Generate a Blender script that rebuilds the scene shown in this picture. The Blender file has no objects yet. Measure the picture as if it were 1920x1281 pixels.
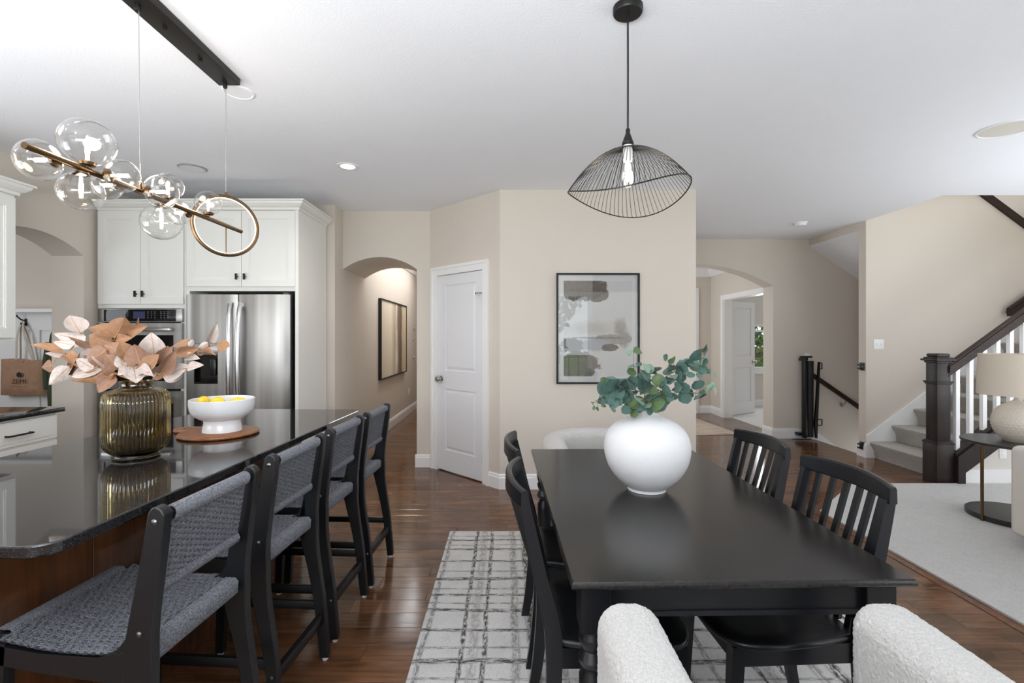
import bpy, bmesh, math, random
from mathutils import Vector, Matrix, noise as mnoise

random.seed(7)
C = bpy.context.scene.collection
sc = bpy.context.scene
PI = math.pi
F, CX, CY, EYE = 915.0, 950.0, 633.0, 1.3886
CEIL = 2.743

# ---------------------------------------------------------------- camera, sky, lights, exposure
cam = bpy.data.cameras.new('camera')
cam_o = bpy.data.objects.new('camera', cam)
C.objects.link(cam_o)
cam.sensor_fit = 'HORIZONTAL'
cam.sensor_width = 36.0
cam.lens = F / 1920.0 * 36.0
cam.shift_x = (960.0 - CX) / 1920.0
cam.shift_y = (CY - 640.5) / 1920.0
cam.clip_start = 0.05
cam_o.location = (0, 0, EYE)
cam_o.rotation_euler = (PI / 2, 0, 0)
sc.camera = cam_o
sc.view_settings.view_transform = 'Standard'
sc.view_settings.look = 'None'
sc.view_settings.exposure = 0.05
sc.view_settings.gamma = 1.0
sc.view_settings.use_curve_mapping = False
try:
    sc.cycles.diffuse_bounces = 6
    sc.cycles.transparent_max_bounces = 16
    sc.cycles.transmission_bounces = 10
    sc.cycles.sample_clamp_indirect = 6.0
    sc.cycles.caustics_reflective = False
    sc.cycles.caustics_refractive = False
except Exception:
    pass

world = bpy.data.worlds.new('world')
sc.world = world
world.use_nodes = True
_bg = world.node_tree.nodes['Background']
_bg.inputs[0].default_value = (0.86, 0.93, 1.0, 1)
_bg.inputs[1].default_value = 2.0


def area(name, loc, rot, sx, sy, power, color=(1, 1, 1), spread=PI):
    l = bpy.data.lights.new(name, 'AREA')
    l.shape = 'RECTANGLE'
    l.size, l.size_y = sx, sy
    l.energy = power
    l.color = color
    l.spread = spread
    o = bpy.data.objects.new(name, l)
    C.objects.link(o)
    o.location = loc
    o.rotation_euler = rot
    return o


def point(name, loc, power, color=(1, 0.86, 0.68), r=0.03):
    l = bpy.data.lights.new(name, 'POINT')
    l.energy = power
    l.color = color
    l.shadow_soft_size = r
    o = bpy.data.objects.new(name, l)
    C.objects.link(o)
    o.location = loc
    return o


DAY = (0.895, 0.945, 1.0)
# daylight coming in at the windows behind the camera and in the living room
area('daylight_kitchen_window', (-1.75, -1.35, 1.45), (PI / 2 + 0.35, 0, 0), 2.6, 1.7, 17, DAY)
area('daylight_living_window', (4.35, -1.35, 1.45), (PI / 2 + 0.35, 0, 0), 2.6, 2.0, 24, DAY)
area('daylight_side_window', (7.05, 1.6, 1.5), (PI / 2 + 0.3, 0, PI / 2), 3.4, 1.9, 34, DAY)
# unseen fill lights, added and aimed up to brighten the ceiling
area('ceiling_fill', (-0.6, -0.7, 1.4), (PI / 2 + 1.2, 0, 0), 2.0, 0.7, 142, DAY)
area('ceiling_fill_living', (5.3, 2.4, 0.9), (PI - 0.15, 0, 0.6), 1.6, 1.6, 62, DAY)
area('ceiling_fill_kitchen', (-2.9, 0.9, 1.3), (PI - 0.35, 0, -0.4), 1.0, 1.0, 28, DAY)
area('stairwell_fill', (5.2, 5.9, 5.1), (0, 0, 0), 1.5, 1.2, 34, DAY)  # added fill pointing down the stairwell, no window is built there
area('basement_fill', (5.3, 6.25, -0.35), (PI / 2, 0, PI / 2), 0.5, 0.5, 3.5, DAY)  # added to brighten the basement steps, not a known fixture
area('foyer_fill', (1.2, 7.9, 1.5), (PI / 2, 0, -PI / 2), 1.2, 1.6, 28, DAY)  # added fill inside the foyer, its walls have no window
area('daylight_office_window', (5.6, 9.72, 1.3), (-PI / 2, 0, 0), 1.2, 1.0, 28, DAY)
area('mudroom_fill', (-5.2, 3.2, 1.7), (PI / 2, 0, -0.5), 1.0, 1.2, 13, DAY)  # fill added within the mudroom, which has no window modelled
area('hall_fill', (-1.3, 7.7, 2.7), (0, 0, 0), 0.5, 2.9, 28, (0.97, 0.98, 1.0))  # added to brighten the hall, stands for no known fixture
area('kitchen_fill', (-3.6, 0.9, 1.55), (PI / 2 + 0.3, 0, -PI / 2), 1.5, 1.1, 15, DAY)  # added kitchen fill in front of the solid left wall


# ---------------------------------------------------------------- helpers
def lin(c):
    r = []
    for x in c[:3]:
        x = x / 255.0
        r.append(x / 12.92 if x <= 0.04045 else ((x + 0.055) / 1.055) ** 2.4)
    return (r[0], r[1], r[2], 1.0)


def P(px, py, Y):
    return Vector(((px - CX) / F * Y, Y, EYE - (py - CY) / F * Y))


class NT:
    """small wrapper around a material's node tree"""

    def __init__(self, name):
        self.m = bpy.data.materials.new(name)
        self.m.use_nodes = True
        self.t = self.m.node_tree
        self.b = self.t.nodes['Principled BSDF']
        self.out = self.t.nodes['Material Output']

    def n(self, typ, **kw):
        nd = self.t.nodes.new(typ)
        for k, v in kw.items():
            setattr(nd, k, v)
        return nd

    def l(self, a, b):
        self.t.links.new(a, b)

    def val(self, inp, v):
        if isinstance(v, (int, float)):
            inp.default_value = v
        elif isinstance(v, (tuple, list)):
            inp.default_value = v
        else:
            self.l(v, inp)

    def math(self, op, a, b=0.0, c=None, clamp=False):
        nd = self.n('ShaderNodeMath', operation=op, use_clamp=clamp)
        self.val(nd.inputs[0], a)
        self.val(nd.inputs[1], b)
        if c is not None:
            self.val(nd.inputs[2], c)
        return nd.outputs[0]

    def mix(self, f, a, b, mode='MIX'):
        nd = self.n('ShaderNodeMix', data_type='RGBA', blend_type=mode)
        self.val(nd.inputs[0], f)
        self.val(nd.inputs[6], a)
        self.val(nd.inputs[7], b)
        return nd.outputs[2]

    def coord(self, kind='Object'):
        return self.n('ShaderNodeTexCoord').outputs[kind]

    def mapping(self, vec, scale=(1, 1, 1), loc=(0, 0, 0)):
        nd = self.n('ShaderNodeMapping')
        self.l(vec, nd.inputs[0])
        nd.inputs['Scale'].default_value = scale
        nd.inputs['Location'].default_value = loc
        return nd.outputs[0]

    def noise(self, vec, scale=5, detail=3, rough=0.5, dist=0.0):
        nd = self.n('ShaderNodeTexNoise')
        self.l(vec, nd.inputs['Vector'])
        nd.inputs['Scale'].default_value = scale
        nd.inputs['Detail'].default_value = detail
        nd.inputs['Roughness'].default_value = rough
        nd.inputs['Distortion'].default_value = dist
        return nd.outputs[0]

    def ramp(self, fac, stops, interp='LINEAR'):
        nd = self.n('ShaderNodeValToRGB')
        nd.color_ramp.interpolation = interp
        e = nd.color_ramp.elements
        while len(e) < len(stops):
            e.new(0.5)
        for i, (p, c) in enumerate(stops):
            e[i].position = p
            e[i].color = c if len(c) == 4 else (*c, 1)
        self.val(nd.inputs[0], fac)
        return nd.outputs[0]

    def bump(self, h, strength=0.3, dist=0.002):
        nd = self.n('ShaderNodeBump')
        nd.inputs['Strength'].default_value = strength
        nd.inputs['Distance'].default_value = dist
        self.l(h, nd.inputs['Height'])
        self.l(nd.outputs[0], self.b.inputs['Normal'])

    def set(self, **kw):
        names = dict(color='Base Color', rough='Roughness', metal='Metallic', spec='Specular IOR Level',
                     coat='Coat Weight', coat_rough='Coat Roughness', trans='Transmission Weight', ior='IOR',
                     sheen='Sheen Weight', aniso='Anisotropic', emit='Emission Color', emit_s='Emission Strength',
                     alpha='Alpha', sub='Subsurface Weight')
        for k, v in kw.items():
            self.val(self.b.inputs[names[k]], v)
        return self


def simple(name, rgb, rough=0.5, metal=0.0, spec=0.5, vary=0.04, vscale=6.0, bump=0.0, bscale=60.0, bdist=0.001, **kw):
    n = NT(name)
    co = n.coord('Object')
    base = lin(rgb)
    d = tuple(x * (1 - vary) for x in base[:3]) + (1,)
    u = tuple(min(1, x * (1 + vary)) for x in base[:3]) + (1,)
    f = n.noise(co, vscale, 3)
    n.set(color=n.mix(f, d, u), rough=rough, metal=metal, spec=spec, **kw)
    if bump:
        n.bump(n.noise(co, bscale, 3), bump, bdist)
    return n.m


MAT = {}


def mats():
    m = MAT
    m['wall'] = simple('wall_paint', (211, 202, 191), 0.75, spec=0.25, vary=0.015, bump=0.08, bscale=220)
    m['wall_light'] = simple('wall_paint_pale', (214, 209, 200), 0.75, spec=0.25, vary=0.015, bump=0.08, bscale=220)
    m['wall_white'] = simple('wall_paint_white', (232, 230, 226), 0.7, spec=0.25, vary=0.01)
    m['ceil'] = simple('ceiling_paint', (241, 242, 246), 0.85, spec=0.15, vary=0.012, bump=0.3, bscale=90, bdist=0.004)
    m['trim'] = simple('trim_white', (236, 235, 234), 0.35, vary=0.008)
    m['door'] = simple('door_white', (226, 226, 229), 0.35, vary=0.008)
    m['cab'] = simple('cabinet_white', (229, 228, 223), 0.38, vary=0.01)
    m['black_metal'] = simple('black_metal', (22, 21, 21), 0.4, metal=0.3, vary=0.05)
    m['bronze_dark'] = simple('dark_bronze', (34, 29, 27), 0.45, metal=0.4, vary=0.05)
    m['brass'] = simple('antique_brass', (112, 90, 66), 0.34, metal=1.0, vary=0.06)
    m['chrome'] = simple('satin_nickel', (190, 186, 180), 0.22, metal=1.0, vary=0.03)
    m['bolt_steel'] = simple('bolt_steel', (120, 120, 122), 0.3, metal=1.0)
    m['steel_bright'] = simple('handle_steel', (205, 205, 206), 0.22, metal=1.0, vary=0.03)
    m['black_gloss'] = simple('black_glass', (12, 12, 14), 0.06, vary=0.02)
    m['black_plastic'] = simple('black_plastic', (24, 24, 26), 0.3, vary=0.04)
    m['porcelain'] = simple('white_porcelain', (230, 230, 231), 0.18, vary=0.006)
    m['plaster'] = simple('white_matte_ceramic', (218, 217, 217), 0.85, spec=0.2, vary=0.015, vscale=20, bump=0.35, bscale=70, bdist=0.002)
    m['plastic_white'] = simple('white_plastic', (238, 237, 234), 0.35, vary=0.005)
    m['stool_wood'] = simple('black_stool_wood', (19, 20, 23), 0.36, vary=0.1, vscale=14, bump=0.1, bscale=40)
    m['chair_wood'] = simple('black_chair_lacquer', (20, 21, 25), 0.32, vary=0.08, vscale=12)
    m['lemon'] = simple('lemon_peel', (240, 208, 52), 0.4, vary=0.05, bump=0.4, bscale=160, bdist=0.002)
    m['linen'] = simple('linen_shade', (214, 203, 188), 0.9, spec=0.1, vary=0.03, vscale=120, bump=0.3, bscale=320)
    m['sofa'] = simple('pale_linen_upholstery', (214, 209, 200), 0.95, spec=0.1, vary=0.04, vscale=90, bump=0.4, bscale=260)
    m['lamp_body'] = simple('beige_ceramic', (216, 206, 192), 0.6, vary=0.03)
    m['canvas_strap'] = simple('cotton_strap', (196, 184, 168), 0.9, vary=0.05)
    m['coat'] = simple('green_coat_cloth', (64, 74, 52), 0.95, vary=0.2, vscale=14)
    m['trunk'] = simple('tree_bark', (92, 76, 62), 0.9, vary=0.2, vscale=12)
    m['grass'] = simple('lawn', (96, 124, 66), 0.95, vary=0.25, vscale=3)
    m['leaf_tree'] = simple('tree_leaf', (104, 140, 66), 0.6, vary=0.5, vscale=4)
    m['car_red'] = simple('red_car_paint', (190, 52, 56), 0.2, vary=0.02)
    m['tyre'] = simple('tyre_rubber', (26, 26, 28), 0.8)
    m['deck'] = simple('deck_board', (120, 104, 88), 0.8, vary=0.15)
    m['pad'] = simple('white_floor_glide', (225, 225, 225), 0.5)
    m['gate_cloth'] = simple('black_mesh_cloth', (20, 20, 22), 0.55, vary=0.1, vscale=20)
    m['socket_white'] = simple('white_socket', (226, 224, 220), 0.4, vary=0.03)

    # carpet
    n = NT('carpet')
    co = n.coord('Object')
    a = n.noise(co, 95, 5, 0.75)
    b = n.noise(co, 9, 2)
    c1 = n.mix(a, lin((158, 155, 150)), lin((255, 255, 254)))
    n.set(color=n.mix(b, c1, n.mix(0.5, c1, lin((236, 233, 228)))), rough=1.0, spec=0.05, sheen=0.2)
    n.bump(a, 1.0, 0.012)
    m['carpet'] = n.m
    n = NT('stair_carpet')
    co = n.coord('Object')
    a = n.noise(co, 110, 5, 0.75)
    n.set(color=n.mix(a, lin((88, 82, 75)), lin((246, 240, 231))), rough=1.0, spec=0.05, sheen=0.15)
    n.bump(a, 1.0, 0.012)
    m['stair_carpet'] = n.m

    # boucle
    n = NT('boucle')
    co = n.coord('Object')
    a = n.noise(co, 260, 4, 0.7, 0.4)
    n.set(color=n.ramp(a, [(0.25, lin((178, 175, 170))), (0.6, lin((214, 212, 208)))]), rough=1.0, spec=0.05, sheen=0.3)
    n.bump(a, 0.8, 0.004)
    m['boucle'] = n.m

    # dark granite
    n = NT('black_granite')
    co = n.coord('Object')
    a = n.noise(co, 260, 3, 0.7)
    b = n.noise(co, 90, 4, 0.7)
    col = n.mix(n.ramp(a, [(0.55, (0, 0, 0, 1)), (0.72, (1, 1, 1, 1))]), lin((22, 22, 24)), lin((92, 94, 100)))
    n.set(color=n.mix(n.ramp(b, [(0.45, (0, 0, 0, 1)), (0.7, (1, 1, 1, 1))]), col, lin((44, 42, 42))), rough=0.035, spec=1.0)
    m['granite'] = n.m

    # stainless
    n = NT('stainless_steel')
    co = n.coord('Object')
    v = n.mapping(co, (9, 9, 0.35))
    a = n.noise(v, 1.0, 2)
    g = n.noise(n.mapping(co, (2, 2, 260)), 1.0, 2)
    n.set(color=n.ramp(a, [(0.25, lin((118, 115, 112))), (0.75, lin((176, 174, 171)))]), metal=1.0, rough=n.math('MULTIPLY_ADD', g, 0.1, 0.31), aniso=0.5)
    m['steel'] = n.m
    m['steel_side'] = simple('fridge_side_grey', (70, 70, 72), 0.4, metal=0.5)

    # woods
    def wood(name, dark, light, scale, rough, axis=0, coat=0.0, bumps=0.08, spec=0.5):
        n = NT(name)
        co = n.coord('Object')
        s = [scale * 8] * 3
        s[axis] = scale * 0.7
        v = n.mapping(co, tuple(s))
        a = n.noise(v, 1.0, 5, 0.6, 1.2)
        b = n.noise(co, scale * 2.2, 2)
        f = n.math('ADD', n.math('MULTIPLY', a, 0.7), n.math('MULTIPLY', b, 0.3))
        n.set(color=n.ramp(f, [(0.32, lin(dark)), (0.68, lin(light))]), rough=rough, coat=coat, spec=spec)
        n.bump(a, bumps, 0.001)
        return n.m
    m['table_wood'] = wood('black_brown_table_wood', (26, 24, 23), (38, 35, 33), 6, 0.21, 1, bumps=0.0, spec=0.45)
    m['island_wood'] = wood('stained_island_wood', (62, 36, 20), (126, 78, 44), 2.2, 0.35, 2, 0.2)
    m['newel_wood'] = wood('espresso_stained_wood', (28, 21, 19), (50, 39, 36), 5, 0.42, 2, 0.0, spec=0.35)
    m['rail_wood'] = wood('espresso_rail_wood', (34, 25, 21), (60, 45, 39), 5, 0.5, 0, 0.0, spec=0.25)
    m['board_wood'] = wood('acacia_board', (92, 52, 28), (168, 108, 66), 9, 0.4, 0)
    m['dark_table'] = wood('espresso_side_table', (32, 29, 28), (50, 46, 45), 7, 0.35, 0)

    # floor planks: colour differs from plank to plank
    for key, joined in (('plank', False), ('plank_joined', True)):
        n = NT('floor_' + key)
        if joined:
            g = n.n('ShaderNodeNewGeometry')
            rnd, co = g.outputs['Random Per Island'], g.outputs['Position']
        else:
            rnd, co = n.n('ShaderNodeObjectInfo').outputs['Random'], n.coord('Object')
        off = n.n('ShaderNodeCombineXYZ')
        n.l(n.math('MULTIPLY', rnd, 53.0), off.inputs[0])
        n.l(n.math('MULTIPLY', rnd, 31.0), off.inputs[1])
        va = n.n('ShaderNodeVectorMath', operation='ADD')
        n.l(co, va.inputs[0])
        n.l(off.outputs[0], va.inputs[1])
        vec = va.outputs[0]
        grain = n.noise(n.mapping(vec, (2.2, 60, 2)), 1.0, 5, 0.62, 0.4)
        cloud = n.noise(n.mapping(vec, (3, 8, 2)), 1.0, 3, 0.5, 0.5)
        f = n.math('ADD', n.math('MULTIPLY', grain, 0.42), n.math('MULTIPLY', cloud, 0.58))
        col = n.ramp(f, [(0.28, lin((54, 35, 22))), (0.5, lin((100, 67, 44))), (0.74, lin((136, 95, 65)))])
        hsv = n.n('ShaderNodeHueSaturation')
        n.l(col, hsv.inputs['Color'])
        n.l(n.math('MULTIPLY_ADD', rnd, 0.5, 0.72), hsv.inputs['Value'])
        n.set(color=hsv.outputs[0], rough=n.math('MULTIPLY_ADD', cloud, 0.1, 0.10), spec=0.55)
        n.bump(n.noise(n.mapping(vec, (3, 22, 2)), 1.0, 3), 0.12, 0.003)
        m[key] = n.m

    # cord
    n = NT('charcoal_paper_cord')
    co = n.coord('Object')
    w = n.noise(co, 240, 2, 0.6)
    n.set(color=n.ramp(w, [(0.3, lin((66, 67, 72))), (0.7, lin((130, 131, 137)))]), rough=0.75, spec=0.3)
    n.bump(n.noise(co, 420, 2), 0.5, 0.001)
    m['cord'] = n.m

    # thin clear glass: fresnel mix of see-through and mirror
    def thin(name, tint, ior=1.45, rough=0.0, gain=1.0):
        n = NT(name)
        tr = n.n('ShaderNodeBsdfTransparent')
        tr.inputs[0].default_value = tint
        gl = n.n('ShaderNodeBsdfGlossy')
        gl.inputs['Roughness'].default_value = rough
        lw = n.n('ShaderNodeLayerWeight')
        lw.inputs[0].default_value = 0.5
        fc = n.math('POWER', lw.outputs['Facing'], 3.0)
        mx = n.n('ShaderNodeMixShader')
        n.l(n.math('MULTIPLY_ADD', fc, 0.95 * gain, 0.045 * gain, clamp=True), mx.inputs[0])
        n.l(tr.outputs[0], mx.inputs[1])
        n.l(gl.outputs[0], mx.inputs[2])
        n.l(mx.outputs[0], n.out.inputs[0])
        return n.m
    m['globe_glass'] = thin('clear_globe_glass', (0.975, 0.975, 0.97, 1), 1.5, 0.0, 1.15)
    m['pane'] = thin('window_pane', (0.97, 0.98, 0.98, 1), 1.45, gain=0.6)
    m['frame_glass'] = thin('picture_glass', (0.98, 0.98, 0.98, 1), 1.5, 0.0, 1.9)
    n = NT('amber_ribbed_glass')
    n.set(color=lin((168, 150, 98)), rough=0.015, trans=1.0, ior=1.45, spec=0.6)
    m['amber_glass'] = n.m

    def glow(name, col, s):
        n = NT(name)
        n.set(color=(0, 0, 0, 1), emit=col, emit_s=s)
        return n.m
    m['bulb'] = glow('bulb_glow', (1.0, 0.84, 0.62, 1), 26)
    m['bulb_big'] = glow('pendant_bulb_glow', (1.0, 0.88, 0.7, 1), 14)
    m['led'] = glow('led_strip_glow', (1.0, 0.83, 0.66, 1), 5)
    m['downlight'] = glow('downlight_glow', (1.0, 0.9, 0.76, 1), 8)
    m['display'] = glow('oven_display', (0.01, 0.014, 0.06, 1), 1.0)
    m['mark'] = simple('grey_print', (150, 152, 158), 0.5)
    m['ink'] = simple('black_print', (34, 28, 26), 0.7)

    # leaves
    def leafm(name, top, under, rough=0.55):
        n = NT(name)
        g = n.n('ShaderNodeNewGeometry')
        oi = n.n('ShaderNodeObjectInfo')
        co = n.coord('Object')
        sep = n.n('ShaderNodeSeparateXYZ')
        n.l(co, sep.inputs[0])
        base = n.mix(g.outputs['Backfacing'], lin(top), lin(under))
        hsv = n.n('ShaderNodeHueSaturation')
        n.l(base, hsv.inputs['Color'])
        n.l(n.math('MULTIPLY_ADD', oi.outputs['Random'], 0.4, 0.8), hsv.inputs['Value'])
        # veins fan out from the midrib
        vein = n.math('ABSOLUTE', n.math('SINE', n.math('MULTIPLY', n.math('SUBTRACT', sep.outputs[1], n.math('ABSOLUTE', sep.outputs[0])), 55.0)))
        vf = n.ramp(vein, [(0.0, (0.5, 0.5, 0.5, 1)), (0.2, (0, 0, 0, 1))])
        mott = n.mix(n.ramp(n.noise(co, 5.0, 4, 0.6), [(0.35, (0, 0, 0, 1)), (0.7, (1, 1, 1, 1))]), hsv.outputs[0], lin(tuple(int(c * 0.84) for c in top)))
        n.set(color=n.mix(vf, mott, lin(tuple(int(c * 0.8) for c in top))), rough=rough, spec=0.3, sheen=0.1)
        return n.m
    m['leaf_tan'] = leafm('tan_leaf', (164, 121, 88), (196, 162, 138))
    m['leaf_pale'] = leafm('pale_leaf', (206, 191, 182), (186, 150, 122))
    m['leaf_rose'] = leafm('rose_leaf', (154, 116, 94), (206, 184, 170))
    m['leaf_rib'] = simple('leaf_midrib', (176, 132, 92), 0.5)
    m['twig_gold'] = simple('golden_twig', (190, 140, 62), 0.5)
    m['euc_teal'] = leafm('eucalyptus_leaf', (84, 114, 104), (112, 140, 128), 0.6)
    m['euc_light'] = leafm('pale_eucalyptus_leaf', (132, 158, 138), (146, 168, 150), 0.6)
    m['euc_green'] = leafm('green_eucalyptus_leaf', (94, 116, 76), (118, 138, 98), 0.6)
    m['twig_green'] = simple('green_twig', (110, 116, 70), 0.6)

    # jute tote
    n = NT('brown_jute')
    co = n.coord('Object')
    a = n.noise(n.mapping(co, (300, 20, 300)), 1.0, 2)
    b = n.noise(co, 9, 4, 0.6, 1.0)
    n.set(color=n.mix(b, lin((146, 112, 88)), lin((186, 150, 124))), rough=0.95, spec=0.1)
    n.bump(n.math('ADD', n.math('MULTIPLY', a, 0.3), b), 0.7, 0.012)
    m['jute'] = n.m

    # plaid dining rug
    n = NT('plaid_rug')
    co = n.coord('Object')
    wob = n.noise(co, 2.6, 3)
    sep = n.n('ShaderNodeSeparateXYZ')
    n.l(co, sep.inputs[0])

    def bands(axis_out, length, lines):
        st = [(0.0, (0, 0, 0, 1))]
        for (x, w, k) in lines:
            for dx, kk in ((-w, 0.0), (-w * 0.45, k), (w * 0.45, k), (w, 0.0)):
                st.append(((x + dx) / length, (kk, kk, kk, 1)))
        u = n.math('ADD', axis_out, n.math('MULTIPLY', n.math('SUBTRACT', wob, 0.5), 0.035))
        u = n.math('FRACT', n.math('DIVIDE', u, length))
        return n.ramp(u, st)
    bx = bands(sep.outputs[0], 0.62, [(0.03, 0.016, 0.7), (0.205, 0.015, 1.0), (0.255, 0.03, 0.42), (0.305, 0.015, 1.0), (0.445, 0.026, 0.6), (0.525, 0.034, 1.0)])
    by = bands(sep.outputs[1], 0.71, [(0.04, 0.02, 1.0), (0.105, 0.01, 0.7), (0.185, 0.016, 1.0), (0.25, 0.01, 0.7), (0.36, 0.023, 1.0), (0.45, 0.011, 0.75), (0.58, 0.016, 1.0)])
    breakx = n.noise(n.mapping(co, (70, 22, 1)), 1.0, 5, 0.8)
    breaky = n.noise(n.mapping(co, (16, 80, 1)), 1.0, 5, 0.8)
    lx = n.math('MULTIPLY', bx, n.ramp(breakx, [(0.42, (0, 0, 0, 1)), (0.54, (1, 1, 1, 1))]))
    ly = n.math('MULTIPLY', by, n.ramp(breaky, [(0.42, (0, 0, 0, 1)), (0.54, (1, 1, 1, 1))]))
    speck = n.noise(co, 150, 3, 0.7)
    patch = n.noise(co, 7, 4, 0.6)
    basec = n.mix(patch, lin((200, 198, 195)), lin((242, 241, 239)))
    basec = n.mix(n.ramp(speck, [(0.5, (0, 0, 0, 1)), (0.75, (0.45, 0.45, 0.45, 1))]), basec, lin((160, 153, 146)))
    dark = n.mix(n.noise(co, 3.0, 2), lin((30, 29, 28)), lin((74, 66, 59)))
    f = n.math('MAXIMUM', lx, ly, clamp=True)
    n.set(color=n.mix(n.math('MULTIPLY', f, 0.92), basec, dark), rough=1.0, spec=0.05)
    n.bump(speck, 0.8, 0.006)
    m['rug'] = n.m
    # striped foyer rug
    n = NT('striped_rug')
    co = n.coord('Object')
    a = n.noise(n.mapping(co, (2.2, 70, 1)), 1.0, 4, 0.7)
    n.set(color=n.ramp(a, [(0.35, lin((128, 104, 86))), (0.48, lin((186, 166, 146))), (0.62, lin((222, 210, 196)))]), rough=1.0)
    n.bump(a, 0.6, 0.005)
    m['foyer_rug'] = n.m

    # abstract print beside the dining table
    def blob(n, sx, sz, wx, cx, cz, rx, rz, soft=0.25, amp=0.5):
        dx = n.math('DIVIDE', n.math('SUBTRACT', sx, cx), rx)
        dz = n.math('DIVIDE', n.math('SUBTRACT', sz, cz), rz)
        d = n.math('MAXIMUM', n.math('ABSOLUTE', dx), n.math('ABSOLUTE', dz))
        d = n.math('ADD', n.math('MULTIPLY', n.math('MAXIMUM', d, n.math('SQRT', n.math('ADD', n.math('MULTIPLY', dx, dx), n.math('MULTIPLY', dz, dz)))), 0.9), n.math('MULTIPLY', n.math('SUBTRACT', wx, 0.5), amp))
        return n.ramp(d, [(0.9 - soft, (1, 1, 1, 1)), (0.9, (0, 0, 0, 1))])
    n = NT('abstract_print')
    co = n.coord('Object')
    sep = n.n('ShaderNodeSeparateXYZ')
    n.l(co, sep.inputs[0])
    x, z = sep.outputs[0], sep.outputs[2]
    w1 = n.noise(co, 11, 8, 0.72)
    w2 = n.noise(co, 38, 5, 0.75)
    col = n.mix(w1, lin((222, 220, 216)), lin((236, 235, 233)))
    tone = n.mix(w2, lin((70, 64, 58)), lin((150, 142, 132)))
    tone2 = n.mix(w2, lin((120, 112, 104)), lin((206, 200, 192)))
    for (cx_, cz_, rx_, rz_, s_, t_, k_) in (
            (-0.15, 0.37, 0.235, 0.12, 0.06, tone, 1.0), (0.0, 0.31, 0.11, 0.07, 0.06, tone, 0.9),
            (-0.06, 0.0, 0.30, 0.085, 0.6, lin((200, 196, 184)), 0.7), (0.20, 0.01, 0.085, 0.10, 0.5, tone2, 0.85),
            (0.24, -0.09, 0.07, 0.10, 0.4, tone2, 0.85), (0.14, -0.10, 0.20, 0.05, 0.1, tone2, 0.9),
            (-0.25, -0.15, 0.15, 0.065, 0.1, tone, 0.85), (-0.02, -0.15, 0.15, 0.06, 0.2, lin((184, 186, 192)), 0.9),
            (0.115, -0.175, 0.08, 0.035, 0.08, tone, 1.0), (0.0, -0.085, 0.30, 0.012, 0.3, tone, 0.6),
            (-0.19, -0.34, 0.21, 0.13, 0.06, tone, 0.95), (-0.25, -0.30, 0.12, 0.10, 0.4, lin((120, 124, 96)), 0.45)):
        f = n.math('MULTIPLY', blob(n, x, z, w1, cx_, cz_, rx_, rz_, s_, 1.0), k_)
        col = n.mix(f, col, t_)
    n.set(color=col, rough=0.6)
    m['print'] = n.m
    n = NT('striped_canvas')
    co = n.coord('Object')
    sep = n.n('ShaderNodeSeparateXYZ')
    n.l(co, sep.inputs[0])
    w = n.noise(n.mapping(co, (1, 6, 2)), 1.0, 5, 0.65)
    u = n.math('ADD', n.math('DIVIDE', sep.outputs[1], 1.7), n.math('MULTIPLY', n.math('SUBTRACT', w, 0.5), 0.16))
    u = n.math('ADD', u, 0.5)
    n.set(color=n.ramp(u, [(0.0, lin((206, 194, 172))), (0.35, lin((222, 212, 194))), (0.5, lin((176, 158, 132))), (0.56, lin((222, 212, 196))),
                           (0.64, lin((120, 104, 86))), (0.76, lin((92, 80, 70))), (0.82, lin((190, 172, 142))), (1.0, lin((206, 188, 158)))]), rough=0.8)
    m['canvas'] = n.m


mats()


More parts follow.
